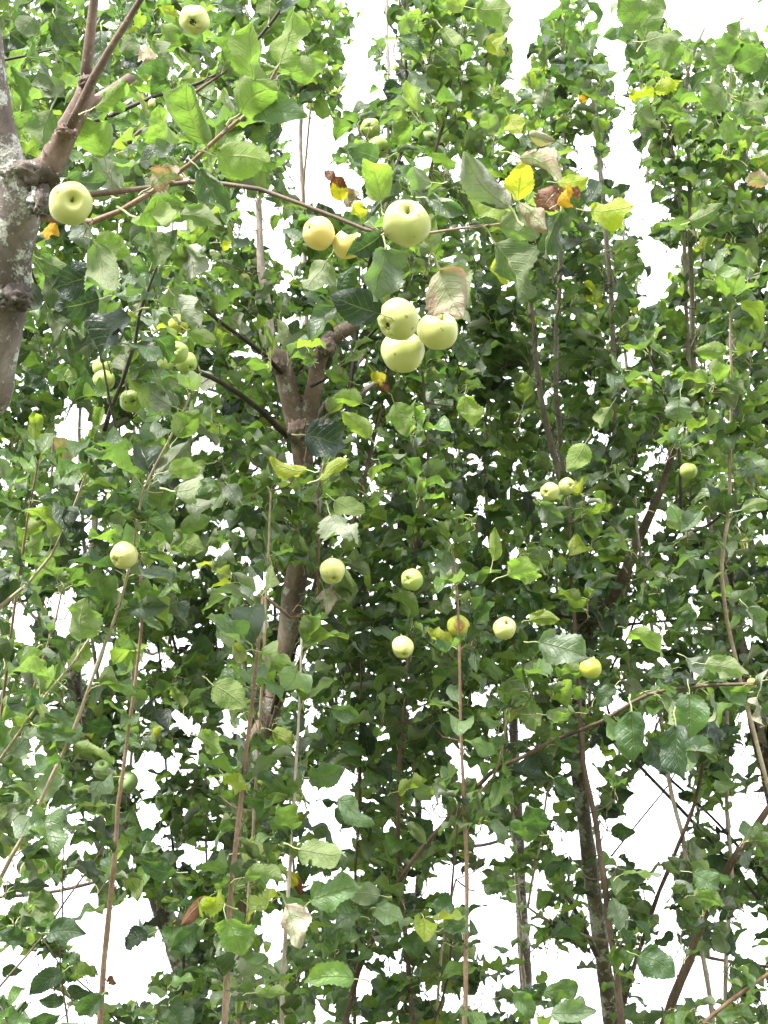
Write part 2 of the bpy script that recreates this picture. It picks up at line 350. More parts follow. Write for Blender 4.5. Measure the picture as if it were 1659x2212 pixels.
# ------------------------------------------------------------------ where the open sky is (design map of the canopy's gaps)
GX, GY, CS = 415, 553, 4
gap = np.zeros((GY, GX), dtype=bool)
yy, xx = np.mgrid[0:GY, 0:GX]; XX = xx * CS + 2.0; YY = yy * CS + 2.0
def poly(pts):
    ins = np.zeros_like(gap); n = len(pts)
    for i in range(n):
        x1, y1 = pts[i]; x2, y2 = pts[(i + 1) % n]
        if y1 == y2: continue
        c = ((y1 > YY) != (y2 > YY)) & (XX < (x2 - x1) * (YY - y1) / (y2 - y1) + x1); ins ^= c
    return ins
def zone(ox, oy, s): return lambda x, y: (ox + x * s, oy + y * s)
ZN = {'D': zone(0, 0, 1), 'C1': zone(0, 0, .5), 'C2': zone(829.5, 0, .5), 'C3': zone(0, 737.3, .5), 'C4': zone(829.5, 737.3, .5), 'C5': zone(0, 1474.6, .5), 'C6': zone(829.5, 1474.6, .5),
      'Z1': zone(0, 0, .3638), 'Z2': zone(603.5, 329.2, .3638), 'Z3': zone(0, 274.3, .2976), 'Z4': zone(1042.4, 329.2, .2315), 'Z5': zone(329.2, 658.4, .3307), 'Z6': zone(1097.3, 1261.9, .3386)}
GP = {
 'C2': [[(560,0),(765,0),(735,60),(690,60),(672,100),(650,170),(620,240),(615,300),(630,335),(590,385),(545,405),(530,350),(560,280),(555,200),(530,150),(550,60)],
  [(895,0),(950,-5),(1000,50),(1055,80),(1080,110),(1060,130),(960,125),(945,180),(1040,200),(1050,240),(1020,260),(1045,320),(1060,370),(1050,430),(1060,560),(1120,560),(1080,620),(1110,690),(1130,790),(1150,860),(1190,900),(1200,970),(1130,1020),(1180,1050),(1265,1050),(1285,1100),(1230,1210),(1230,1280),(1160,1310),(1120,1350),(1090,1260),(1130,1200),(1125,1120),(1085,1040),(1040,1010),(1075,900),(1050,830),(1010,800),(965,780),(940,740),(965,640),(1000,560),(1005,450),(985,320),(950,210),(915,190),(895,90)],
  [(830,600),(890,560),(905,640),(930,740),(880,800),(840,740),(820,680)],
  [(1205,0),(1670,0),(1670,190),(1600,140),(1570,85),(1530,75),(1480,110),(1430,190),(1390,205),(1340,165),(1285,160),(1240,90),(1190,60)],
  [(1590,235),(1605,300),(1645,350),(1590,375),(1575,340)], [(0,70),(45,60),(45,140),(75,180),(55,240),(25,320),(-5,330)], [(150,690),(205,655),(205,760),(135,810)], [(315,670),(352,680),(350,790),(290,790),(280,740)], [(1395,340),(1440,360),(1420,400),(1380,380)]],
 'C1': [[(1470,0),(1670,0),(1670,140),(1590,170),(1590,240),(1640,265),(1670,420),(1570,440),(1530,500),(1440,480),(1505,350),(1460,210),(1520,180),(1535,60)],
  [(1235,500),(1275,470),(1325,440),(1390,500),(1500,560),(1500,630),(1440,660),(1440,720),(1500,700),(1560,780),(1590,860),(1530,930),(1440,910),(1330,870),(1235,830),(1215,770),(1265,690),(1225,630)],
  [(1030,810),(1100,850),(1250,905),(1265,945),(1210,1010),(1140,1060),(1100,1050),(1100,960),(1020,910)], [(1150,1050),(1210,970),(1235,1050),(1285,1140),(1200,1160),(1150,1120)], [(1000,960),(1090,950),(1100,1060),(1010,1030)],
  [(1050,40),(1100,0),(1110,60),(1075,100)], [(270,20),(350,50),(370,90),(290,70)], [(420,0),(470,0),(470,45),(420,50)]],
 'C3': [[(250,370),(280,290),(330,280),(360,360),(395,350),(395,430),(265,430)], [(845,480),(840,410),(900,425),(940,400),(965,470),(890,505)], [(60,1130),(165,1110),(150,1280),(70,1290)], [(215,1100),(330,1080),(325,1180),(300,1280),(235,1290)],
  [(1070,1000),(1130,990),(1130,1070),(1055,1110)], [(380,1300),(440,1290),(480,1400),(430,1475),(370,1440)], [(620,1300),(680,1310),(670,1440),(610,1475)], [(740,1280),(810,1280),(840,1330),(790,1350)]],
 'C4': [[(1100,720),(1160,700),(1225,650),(1215,780),(1180,830),(1110,800)], [(1080,1205),(1200,1150),(1245,1220),(1170,1305),(1060,1290),(1000,1310),(990,1280)], [(1480,1370),(1530,1280),(1600,1290),(1580,1350),(1510,1380)], [(390,500),(440,510),(450,550),(350,570)]],
 'C5': [[(0,890),(60,905),(110,950),(40,990),(0,1000)], [(215,900),(290,870),(330,820),(400,880),(440,930),(430,1040),(330,1000),(260,1050),(230,1010)], [(420,1070),(445,1080),(435,1240),(380,1230),(330,1180),(290,1110)], [(0,1140),(90,1150),(130,1200),(40,1210),(0,1200)], [(10,1270),(120,1260),(200,1180),(230,1240),(140,1290),(120,1370),(20,1370)], [(120,1345),(250,1340),(310,1390),(280,1440),(170,1450),(110,1400)], [(330,1290),(420,1280),(415,1350),(350,1350)], [(350,1420),(420,1390),(415,1480),(330,1480)], [(490,960),(560,980),(600,1000),(540,1120),(620,1130),(670,1100),(740,1170),(650,1230),(600,1310),(540,1400),(465,1380),(470,1290),(500,1270),(480,1220)],
  [(230,60),(265,80),(220,175),(195,150)], [(1360,640),(1420,610),(1530,625),(1535,700),(1450,715),(1380,680)], [(10,760),(60,740),(60,830),(5,830)], [(1340,500),(1400,500),(1430,560),(1360,560)]],
 'C6': [[(955,620),(1050,510),(1090,385),(1190,380),(1240,410),(1330,400),(1285,480),(1305,560),(1280,690),(1200,780),(1100,775),(1010,755),(980,720)], [(1120,880),(1200,800),(1240,860),(1225,960),(1270,1090),(1180,1100),(1200,1020),(1160,980),(1110,930)],
  [(1100,1180),(1135,1110),(1280,1140),(1325,1200),(1300,1300),(1240,1400),(1090,1440),(1060,1400)], [(1340,1190),(1470,1160),(1495,1260),(1440,1370),(1380,1370),(1360,1290)],
  [(830,1135),(930,1210),(950,1400),(850,1330),(740,1290),(650,1290),(655,1190),(740,1120)], [(170,880),(260,800),(290,765),(425,870),(400,930),(290,960),(250,930),(180,940)], [(370,640),(440,620),(495,680),(470,820),(420,760)], [(645,485),(725,500),(720,610),(800,640),(855,700),(835,770),(760,720),(720,650)],
  [(385,1000),(440,950),(555,965),(505,1080),(540,1200),(440,1190),(400,1090)], [(1500,310),(1560,210),(1580,350),(1500,440)], [(1520,500),(1580,450),(1590,600),(1520,640)]],
}
for z, ls in GP.items():
    for p in ls: gap |= poly([ZN[z](*q) for q in p])
GE = {'C1': [(740,230,24,18),(850,275,22,18),(870,330,30,14),(1070,600,30,24),(960,700,28,38),(700,760,24,12),(1225,1250,26,34),(900,1180,16,24),(440,1145,14,22),(780,968,30,10),(1240,1385,24,22),(190,1370,14,14),(330,1340,14,18)],
 'C3': [(310,612,30,32),(205,640,22,26),(240,560,20,14),(340,980,26,20),(380,740,30,18),(470,790,26,14),(380,830,26,16),(930,910,50,26),(1060,945,34,24),(1180,1160,22,60),(1375,1060,26,24),(1590,560,28,32),(1600,640,20,40),(480,1340,30,34),(1080,1370,30,22),(1310,1380,16,70),(1060,50,44,36),(980,780,36,22),(330,850,22,18),(1400,1360,22,14),(720,1390,22,30),(540,1160,24,20),(120,1290,30,14),(1500,40,18,22),(20,620,14,26),(1440,700,16,20)],
 'C4': [(425,305,34,26),(500,480,18,14),(900,205,26,24),(1060,70,40,44),(960,20,22,18),(940,420,34,20),(1180,490,46,30),(1130,590,26,18),(1420,520,24,20),(1390,800,26,30),(1250,860,34,18),(420,700,40,22),(370,590,40,18),(35,800,16,22),(1170,1395,44,28),(1610,1440,18,12),(990,980,24,14),(1640,860,20,24),(530,1440,24,24),(1470,1140,36,26),(300,1160,14,16),(1010,1400,30,20),(1060,980,22,18),(540,650,18,30),(300,480,18,26),(740,1300,18,12),(690,640,16,14),(1090,560,16,18),(610,1000,16,12)],
 'C5': [(640,110,26,30),(810,190,40,34),(770,140,24,14),(1010,180,36,34),(670,350,44,26),(760,370,24,12),(850,370,24,14),(620,410,24,20),(625,570,22,44),(810,710,28,20),(690,680,34,16),(1390,600,20,20),(1345,470,24,22),(1470,415,28,32),(1190,870,34,30),(1165,1000,22,16),(1190,1090,36,26),(860,790,14,10),(300,690,50,14),(640,975,26,20),(700,1010,34,26),(1360,880,28,22),(1600,1110,20,16),(1580,1290,18,54),(1400,1410,34,44),(1180,1190,30,22),(740,1210,38,18),(1335,160,14,40),(1480,60,20,22),(1460,860,24,10),(160,300,26,22),(1240,60,14,30),(570,720,20,20),(520,870,26,14),(930,440,16,20),(650,1350,44,18),(1130,1060,16,20),(1500,800,20,12)],
 'C6': [(380,380,54,34),(300,300,26,24),(570,210,36,30),(420,70,24,30),(590,570,44,22),(990,100,28,20),(1160,170,30,22),(930,320,60,20),(1550,150,30,20),(1560,860,26,18),(1600,1020,40,40),(1610,1150,38,36),(150,110,20,36),(220,560,34,36),(20,620,16,16),(150,520,18,22),(60,1230,24,36),(210,1340,36,30),(310,1380,18,26),(420,1370,36,36),(500,1290,36,26),(540,1410,26,18),(700,1420,44,16),(600,700,16,26),(670,860,26,32),(700,1010,30,30),(790,960,16,22),(1540,700,30,16),(1400,1430,20,20),(1180,1320,10,10),(480,1120,14,14),(880,440,14,22),(1620,560,14,40),(1420,560,30,26),(1440,1010,16,20),(120,890,20,30),(1640,1330,16,30),(600,330,22,16),(790,380,20,18),(640,640,20,12)]}
for z, ls in GE.items():
    for (x, y, a, b_) in ls:
        X0, Y0 = ZN[z](x, y); gap |= ((XX - X0) / (a * (.62 if Y0 > 1500 else .5))) ** 2 + ((YY - Y0) / (b_ * (.62 if Y0 > 1500 else .5))) ** 2 < 1
lower = YY > 1500
g2 = gap.copy(); g2[1:] |= gap[:-1]; g2[:-1] |= gap[1:]; g2[:, 1:] |= gap[:, :-1]; g2[:, :-1] |= gap[:, 1:]
gap = np.where(lower, g2, gap)
def ingap(x, y):
    i, j = int(y // CS), int(x // CS)
    return 0 <= i < GY and 0 <= j < GX and gap[i, j]
cover = np.zeros((GY, GX), dtype=np.int16)

# ------------------------------------------------------------------ trees: roots, trunks and shoots
TREES = {
 'A': dict(label='near apple tree at the left edge, lichened grey trunk forking beside a large apple', depth=2.45),
 'C': dict(label='central apple tree with pinkish trunk rising to a two-pronged pruned fork', depth=4.2),
 'D': dict(label='apple tree right of centre whose trunk splits low into tall pale shoots', depth=5.0),
 'E': dict(label='dark leaning apple tree at lower left with mottled trunk behind the long bare shoots', depth=5.2),
 'F': dict(label='apple tree at the right edge with thick lichened trunk and tall leafy spires', depth=4.6),
 'G': dict(label='slim dark-trunked apple tree far behind, seen between the bottom right shoots', depth=5.8),
}
for k, t in TREES.items():
    t['paths'] = []; t['leaves'] = []; t['twigs'] = ([], []); t['n'] = 0
PATHS = []
def path(own, kind, pts, w0, w1, d0, d1, mat, leaves=0.0, lsize=.07, name='shoot', ground=False, extend=None, lf=(0, 1), broken=False):
    """pts bottom to top in picture coordinates; w0,w1 widths in those pixels; d0,d1 distances"""
    n = len(pts); L = [0]
    for i in range(1, n): L.append(L[-1] + math.hypot(pts[i][0] - pts[i - 1][0], pts[i][1] - pts[i - 1][1]))
    P, Rr = [], []
    for (x, y), l in zip(pts, L):
        t = l / L[-1]; d = d0 + (d1 - d0) * t; P.append(at(x, y, d)); Rr.append((w0 + (w1 - w0) * t) * .5 * d / FPX)
    PATHS.append(dict(own=own, P=P, R=Rr, mat=mat, leaves=leaves, lsize=lsize, name=name, ground=ground, extend=extend, px=pts, d=(d0, d1), lf=lf, broken=broken))
    return PATHS[-1]
T = path
# tree A, close at the left edge
T('A', 0, [(-70,1000),(-30,860),(0,720),(18,600),(30,500),(42,420),(48,385)], 92, 108, 2.55, 2.4, 'trunk', name='trunk', ground=True)
T('A', 0, [(40,400),(20,345),(2,270),(-12,180),(-20,80),(-28,-60)], 72, 30, 2.4, 2.35, 'trunk', name='branch', extend=None)
T('A', 0, [(70,400),(108,350),(132,300),(155,262),(176,215),(186,165)], 70, 36, 2.4, 2.34, 'limb', name='branch')
T('A', 0, [(184,185),(190,130),(198,70),(206,0),(212,-80)], 26, 17, 2.34, 2.3, 'brown', name='branch')
T('A', 0, [(150,275),(172,235),(205,170),(235,110),(265,58),(300,0),(330,-50)], 20, 12, 2.28, 2.2, 'brown', name='branch')
T('A', 0, [(186,232),(212,218),(240,200),(262,182),(280,168)], 30, 22, 2.38, 2.42, 'limb', name='branch', broken=True)
T('A', 0, [(80,420),(150,425),(240,415),(330,404),(410,393),(480,397),(560,408),(650,440),(740,475),(790,496),(830,502)], 14, 8, 2.42, 2.3, 'brown', leaves=.0, name='branch')
T('A', 0, [(825,502),(920,504),(1000,492),(1070,485),(1125,478)], 8, 4.5, 2.3, 2.25, 'red', name='branch')
T('A', 0, [(90,470),(150,478),(200,478),(260,455),(330,415),(410,355),(480,290),(540,240),(585,175),(608,130),(640,85)], 15, 5, 2.38, 2.15, 'red', name='branch')
T('A', 0, [(-60,140),(0,132),(60,120),(110,108)], 9, 4, 2.6, 2.6, 'dark', leaves=.5, name='branch')
T('A', 0, [(60,560),(90,640),(140,700),(190,735)], 6, 4, 2.7, 3.0, 'dark', leaves=.8, name='branch')
T('A', 0, [(225,930),(240,880),(262,830),(275,790),(292,740),(300,680),(325,610),(345,560)], 10, 5, 2.9, 2.8, 'dark', leaves=1.1, lsize=.075, name='branch', lf=(.3, 1))
T('A', 0, [(262,1000),(250,930),(235,860),(222,780),(212,700)], 6, 4, 2.85, 2.8, 'dark', leaves=.25, name='shoot')
# long dark branches crossing behind tree A
T('C', 0, [(180,268),(230,255),(330,210),(430,180),(500,140),(560,80),(620,0),(650,-50)], 10, 7, 3.6, 3.5, 'dark', leaves=.35, name='branch')
T('C', 0, [(270,315),(300,285),(350,250),(420,200),(480,158),(520,130)], 9, 6, 3.5, 3.5, 'brown', leaves=.35, name='branch')
# tree C in the middle
T('C', 0, [(500,2300),(515,2212),(520,2050),(530,1900),(540,1750),(562,1610),(595,1500),(618,1400),(632,1290),(650,1200),(660,1110),(656,1020),(650,940)], 54, 44, 4.4, 4.1, 'limb', name='trunk', ground=True)
T('C', 0, [(648,950),(632,885),(620,830),(612,795),(600,765)], 46, 40, 4.1, 4.05, 'limb', name='branch')
T('C', 0, [(602,785),(586,725),(575,660),(566,590),(562,500),(560,430)], 20, 13, 4.06, 4.1, 'pale', leaves=.2, name='branch')
T('C', 0, [(648,945),(672,880),(682,830),(692,780),(708,742),(735,722),(762,705)], 42, 30, 4.1, 4.0, 'limb', name='branch', broken=True)
T('C', 0, [(608,805),(570,765),(520,728),(480,700),(440,665)], 10, 8, 4.0, 3.7, 'dark', leaves=.3, name='branch')
T('C', 0, [(620,942),(590,915),(555,880),(500,840),(455,815),(425,803)], 14, 10, 4.05, 3.6, 'dark', leaves=.2, name='branch')
T('C', 0, [(672,835),(700,820),(750,775),(790,735),(830,690)], 8, 6, 4.0, 3.7, 'dark', leaves=.3, name='branch')
T('C', 0, [(640,810),(665,775),(680,745)], 7, 5, 4.0, 3.9, 'dark', leaves=.2, name='branch')
T('C', 0, [(480,760),(520,735),(580,722),(640,728)], 6, 4, 4.3, 4.3, 'dark', leaves=.3, name='branch')
T('C', 0, [(655,760),(662,660),(658,560),(655,430),(650,320),(650,230),(655,150)], 10, 8, 4.9, 4.9, 'pale', leaves=.4, name='shoot', lf=(.75, 1), extend='C')
T('C', 0, [(668,560),(656,440),(662,330),(672,220),(684,130),(690,60)], 6, 4, 4.8, 4.8, 'red', leaves=.5, name='shoot', extend='C', lf=(.5, 1))
T('C', 0, [(845,480),(840,330),(838,230),(838,140),(836,50),(836,-60)], 8, 6, 4.9, 4.9, 'pale', leaves=.3, name='shoot', extend='C')
T('C', 0, [(835,450),(852,385),(866,330),(882,230),(878,150),(875,60),(872,-40)], 8, 5, 4.1, 4.0, 'dark', leaves=1.1, name='shoot', extend='C', lf=(.3, 1))
T('C', 0, [(915,440),(930,370),(948,300),(968,240),(975,180),(985,100),(990,30)], 7, 4, 4.1, 4.0, 'brown', leaves=1.2, name='shoot', extend='C', lf=(.35, 1))
T('C', 0, [(950,500),(958,430),(965,340),(972,260)], 8, 6, 4.9, 4.9, 'pale', leaves=.3, name='shoot', extend='C')
T('C', 0, [(895,2300),(890,2212),(882,2080),(868,1950),(860,1800),(864,1640),(874,1520),(884,1400),(892,1300),(898,1200),(914,1080),(926,960),(918,870),(912,800)], 12, 5, 3.7, 3.8, 'brown', leaves=1.15, lsize=.068, name='shoot', extend='C', lf=(.05, 1))
T('C', 0, [(998,2300),(1002,2212),(1008,2000),(1008,1850),(1000,1700),(995,1550),(992,1400),(988,1290),(983,1225),(975,1180)], 11, 4, 3.3, 3.4, 'red', leaves=.6, lsize=.066, name='shoot', extend='C', lf=(.1, 1))
T('C', 0, [(765,2300),(766,2150),(770,2000),(768,1870),(776,1750),(778,1600),(780,1450),(786,1300),(790,1230)], 8, 4, 3.9, 3.9, 'brown', leaves=1.0, name='shoot', extend='C', lf=(.1, 1))
T('C', 0, [(476,2320),(484,2200),(495,2010),(502,1900),(515,1790),(525,1680),(540,1550),(555,1420),(566,1290)], 15, 6, 2.9, 3.0, 'red', leaves=.55, lsize=.075, name='shoot', extend='C', lf=(.15, 1))
T('C', 0, [(606,2320),(612,2100),(625,1900),(632,1790),(640,1650),(648,1500),(652,1370)], 10, 5, 3.3, 3.4, 'pale', leaves=.95, lsize=.075, name='shoot', extend='C', lf=(.1, 1))
T('C', 0, [(840,1960),(870,1890),(940,1800),(1000,1735),(1060,1670),(1130,1635),(1200,1598),(1300,1558),(1400,1500),(1500,1482),(1600,1478),(1700,1472)], 11, 7, 3.7, 3.2, 'brown', leaves=.7, name='branch', extend='C')
T('C', 0, [(1005,1740),(1065,1680),(1085,1615),(1095,1535)], 6, 4, 3.6, 3.4, 'tan', leaves=.6, lsize=.055, name='shoot')
T('C', 0, [(985,1900),(960,2010),(950,2110),(940,2230)][::-1], 7, 4, 3.9, 3.9, 'tan', leaves=.7, lsize=.06, name='shoot', extend='C')
T('C', 0, [(905,1930),(906,1880),(904,1800),(900,1720)], 17, 14, 5.2, 5.2, 'far', name='branch', extend='C')
T('C', 0, [(972,1960),(980,1880),(985,1810),(990,1740)], 5, 4, 3.6, 3.5, 'brown', name='shoot', extend='C')
T('C', 0, [(680,1330),(688,1230),(690,1130),(686,1060),(700,1000)], 7, 4, 3.6, 3.5, 'red', leaves=.9, lsize=.075, name='shoot', extend='C')
T('C', 0, [(575,1290),(580,1190),(582,1130),(585,1060)], 6, 4, 3.5, 3.5, 'tan', leaves=.5, lsize=.075, name='shoot', extend='C')
# low limbs of tree A throw up the shoots at lower left
T('A', 0, [(208,2330),(215,2212),(225,2080),(237,1950),(246,1850),(255,1740),(266,1660),(280,1560),(298,1420),(308,1310),(300,1200)], 14, 5, 3.1, 3.1, 'red', leaves=.75, lsize=.07, name='shoot', extend='A', lf=(.3, 1))
T('A', 0, [(-110,2120),(-30,1960),(25,1850),(60,1790),(110,1680),(170,1550),(215,1420),(262,1295),(290,1170),(310,1060),(360,960),(400,880),(410,850)], 11, 5, 2.9, 2.7, 'tan', leaves=.95, lsize=.075, name='shoot', extend=None, lf=(.3, 1))
T('A', 0, [(-40,1345),(0,1310),(60,1260),(110,1200),(150,1120),(190,1010),(196,970)], 8, 4, 2.9, 2.8, 'tan', leaves=1.1, lsize=.068, name='shoot', extend='A')
T('A', 0, [(10,1480),(20,1400),(40,1250),(60,1120),(82,1000)], 7, 4, 3.0, 2.9, 'red', leaves=.8, lsize=.065, name='shoot', extend='A', lf=(.2, 1))
T('A', 0, [(-30,1665),(0,1640),(50,1570),(100,1500),(160,1430),(205,1360)], 7, 4, 2.9, 2.8, 'tan', leaves=.9, lsize=.075, name='shoot', extend='A')
T('A', 0, [(75,1480),(100,1400),(120,1340),(135,1270)], 6, 4, 3.1, 3.1, 'red', leaves=.8, lsize=.065, name='shoot', extend='A')
T('E', 0, [(150,2240),(130,2075),(135,1975),(135,1865),(140,1800)], 5, 3, 3.6, 3.6, 'brown', leaves=.3, name='shoot', extend='E')
T('E', 0, [(-20,2150),(0,2130),(30,2095),(95,2020),(135,1955),(215,1845),(240,1800)], 5, 3, 3.5, 3.5, 'brown', leaves=.3, name='shoot', extend='E')
T('E', 0, [(265,2225),(200,2145),(130,2085),(95,2030)], 5, 3, 3.6, 3.6, 'brown', leaves=.3, name='shoot', extend='E')
# tree E leaning at lower left
T('E', 0, [(445,2280),(425,2212),(398,2100),(355,1975),(300,1830),(250,1700),(185,1570),(160,1490),(165,1400),(178,1300),(185,1200)], 52, 26, 5.1, 5.1, 'far', name='trunk', ground=True)
T('E', 0, [(455,1600),(430,1555),(400,1480),(365,1345)], 8, 6, 4.8, 4.8, 'dark', leaves=.4, name='shoot', extend='E')
T('E', 0, [(375,1845),(365,1750),(357,1625),(350,1475),(340,1380)], 6, 4, 4.6, 4.6, 'dark', leaves=.4, name='shoot', extend='E')
T('E', 0, [(165,1400),(190,1250),(205,1100),(205,950),(203,880)], 18, 12, 5.2, 5.3, 'pale', leaves=.3, name='shoot')
T('E', 0, [(178,1300),(120,1180),(60,1060),(20,940),(0,840)], 9, 5, 5.0, 4.8, 'dark', leaves=.9, name='branch')
# tree D
T('D', 0, [(1330,2300),(1320,2212),(1303,2075),(1285,1950),(1275,1875),(1260,1755),(1248,1650),(1250,1520),(1262,1400),(1270,1340)], 34, 30, 4.9, 4.6, 'far', name='trunk', ground=True)
T('D', 0, [(1268,1360),(1310,1310),(1350,1235),(1392,1140),(1430,1050),(1458,965)], 26, 14, 4.6, 4.3, 'limb', leaves=.1, name='branch')
T('D', 0, [(1262,1340),(1240,1200),(1215,1050),(1190,960),(1170,860),(1155,760),(1145,640),(1135,560)], 18, 10, 4.6, 4.5, 'pale', leaves=.2, name='shoot')
T('D', 0, [(1268,1340),(1245,1150),(1215,1000),(1205,900),(1200,800),(1205,680),(1212,540),(1217,420),(1220,300),(1218,200),(1215,90),(1218,20)], 14, 7, 4.8, 4.6, 'pale', leaves=.9, name='shoot', lf=(.62, 1))
T('D', 0, [(1275,1335),(1320,1200),(1328,1050),(1328,940),(1325,760),(1320,650),(1312,540),(1300,400),(1288,270),(1275,180),(1262,90)], 15, 8, 4.7, 4.5, 'pale', leaves=.5, name='shoot', lf=(.6, 1))
T('D', 0, [(1295,880),(1300,780),(1292,680),(1285,600)], 8, 5, 4.9, 4.9, 'pale', leaves=.9, name='shoot', extend='D')
T('D', 0, [(1360,2300),(1345,2212),(1335,2140),(1320,2020),(1305,1900),(1290,1790),(1265,1680),(1255,1560),(1245,1400),(1236,1250),(1230,1130),(1222,1080)], 16, 6, 3.8, 3.9, 'brown', leaves=.5, name='shoot', extend='D', lf=(.5, 1))
T('D', 0, [(1290,2065),(1260,2000),(1220,1925),(1185,1835)], 12, 8, 4.6, 4.6, 'dark', leaves=.5, name='branch')
T('D', 0, [(1140,1960),(1150,1900),(1170,1815),(1180,1725),(1200,1615)], 6, 4, 4.2, 4.1, 'tan', leaves=.5, name='shoot', extend='D')
T('D', 0, [(1320,1850),(1380,1775),(1445,1695),(1470,1650)], 4, 3, 4.6, 4.6, 'brown', leaves=.2, name='shoot')
T('D', 0, [(1350,2160),(1385,2040),(1425,1925),(1465,1825),(1500,1735),(1524,1625)], 10, 7, 4.3, 4.2, 'brown', leaves=.25, name='shoot', extend='D', lf=(0, .6))
T('D', 0, [(1560,2330),(1540,2210),(1520,2075),(1505,1985),(1490,1900),(1475,1805),(1450,1715),(1435,1605),(1425,1525),(1415,1400),(1395,1270),(1378,1160),(1370,1050)], 12, 7, 4.2, 4.3, 'pale', leaves=.3, name='shoot', extend='F', lf=(0, .2))
# tree F right
T('F', 0, [(1760,2100),(1720,1900),(1680,1720),(1648,1600),(1618,1480),(1590,1360),(1568,1240),(1560,1150)], 78, 16, 4.5, 4.5, 'far', name='trunk', ground=True)
T('F', 0, [(1567,2300),(1567,2175),(1570,2025),(1580,1925),(1577,1850),(1570,1755),(1572,1650),(1570,1515)], 10, 8, 4.3, 4.3, 'pale', leaves=.25, name='shoot', extend='F')
T('F', 0, [(1425,2250),(1440,2195),(1470,2115),(1500,2035),(1520,1980),(1545,1935),(1580,1865),(1620,1805),(1659,1745),(1720,1660)], 22, 12, 4.0, 3.8, 'brown', leaves=.12, name='branch', extend='F')
T('F', 0, [(1480,2250),(1520,2210),(1580,2160),(1659,2105),(1720,2060)], 9, 8, 3.6, 3.5, 'red', leaves=.2, name='branch', extend='F')
T('F', 0, [(1575,1090),(1578,940),(1580,800),(1577,730),(1580,650)], 8, 4, 3.6, 3.5, 'tan', leaves=1.0, lsize=.07, name='shoot', extend='F', lf=(0, 1))
T('F', 0, [(1505,1000),(1500,800),(1495,680),(1492,560),(1490,430),(1485,300),(1480,180),(1500,110),(1520,60)], 14, 7, 4.5, 4.2, 'pale', leaves=1.15, lsize=.078, name='shoot', extend='F', lf=(.55, 1))
T('F', 0, [(1490,800),(1482,650),(1476,500),(1460,380),(1440,260),(1405,160),(1385,80),(1372,20)], 9, 5, 4.4, 4.1, 'pale', leaves=1.25, lsize=.078, name='shoot', extend='F', lf=(.45, 1))
T('F', 0, [(1630,640),(1605,520),(1580,380),(1570,280),(1575,200),(1582,130)], 8, 5, 4.2, 4.1, 'pale', leaves=1.25, lsize=.078, name='shoot', extend='F', lf=(.1, 1))
T('F', 0, [(1700,700),(1650,640),(1615,600),(1590,540),(1640,470),(1650,400)], 8, 5, 4.3, 4.2, 'dark', leaves=.8, name='shoot', extend='F')
T('F', 0, [(1478,1140),(1470,1050),(1466,960),(1450,890),(1420,820),(1400,760)], 7, 5, 4.0, 3.9, 'dark', leaves=.5, name='shoot', extend='F', lf=(.4, 1))
T('F', 0, [(1345,1350),(1400,1345),(1470,1340),(1560,1340)], 6, 4, 4.4, 4.4, 'dark', leaves=.3, name='branch', extend='F')
T('F', 0, [(1370,1345),(1400,1240),(1440,1160),(1490,1090)], 5, 4, 4.5, 4.5, 'dark', leaves=.5, name='shoot', extend='F')
# tree G far
T('G', 0, [(1138,2300),(1136,2130),(1130,2025),(1125,1925),(1120,1800),(1112,1650),(1108,1500)], 30, 20, 5.8, 5.8, 'far', name='trunk', ground=True)
T('G', 0, [(1108,1500),(1100,1300),(1092,1100),(1085,950),(1080,800)], 14, 8, 5.7, 5.6, 'pale', leaves=.8, name='shoot')

# supporting shoots inside the canopy, traced free of the big gaps
FILL = []
for x0 in range(-30, 1700, 62):
    x = x0 + rnd.uniform(-18, 18); lean = (CX - x0) / 830 * 55 + rnd.uniform(-30, 30)
    FILL.append((x, lean, rnd.uniform(4.7, 6.2)))
for (x, lean, d) in FILL:
    seg = []; best = []
    for y in range(2300, -80, -60):
        px = x + lean * (1 - y / 2300) + 9 * math.sin(y / 170 + x)
        if ingap(px, y) or ingap(px, y - 25):
            if len(seg) > len(best): best = seg
            seg = []
        else: seg.append((px, y))
    if len(seg) > len(best): best = seg
    if len(best) >= 5:
        near = min(TREES, key=lambda k: abs({'A': 60, 'C': 640, 'D': 1260, 'E': 260, 'F': 1560, 'G': 1100}[k] - x) + (300 if k == 'A' else 0))
        T(near, 0, best, 7, 4, d, d + .1, rnd.choice(['brown', 'pale', 'dark', 'pale', 'tan']), leaves=.45, lsize=.072, name='shoot', extend=near)

for x0 in list(range(-460, -60, 46)) + list(range(1720, 2130, 46)):      # the crowns go on outside the frame
    x = x0 + rnd.uniform(-12, 12); near = 'E' if x < 0 else 'F'; d = rnd.uniform(4.0, 5.2); top = rnd.uniform(-350, 150)
    T(near, 0, [(x + 8 * math.sin(y / 200 + x) + (CX - x) * .05 * (1 - y / 2300), y) for y in np.linspace(2330, top, 12)], 10, 4, d, d, rnd.choice(['pale', 'brown', 'tan']), leaves=1.0, lsize=.075, name='shoot', extend=near)
TRUNK = {}
for p in PATHS:
    if p['name'] == 'trunk': TRUNK[p['own']] = p
for k, t in TREES.items():
    b0 = TRUNK[k]['P'][0]; g = Vector((b0.x * (1.04), b0.y * 1.02, 0)); t['ground'] = g
    t['obj'] = link('apple_tree', None, label=t['label'], category='tree', group='apple trees in a row'); t['obj'].location = g
    pr = TRUNK[k]; P = pr['P']
    pr['P'] = [g - Vector((0, 0, .15)), g.lerp(P[0], .12), g.lerp(P[0], .5) + Vector((.03, 0, 0))] + P
    pr['R'] = [pr['R'][0] * 1.7, pr['R'][0] * 1.3, pr['R'][0] * 1.12] + pr['R']
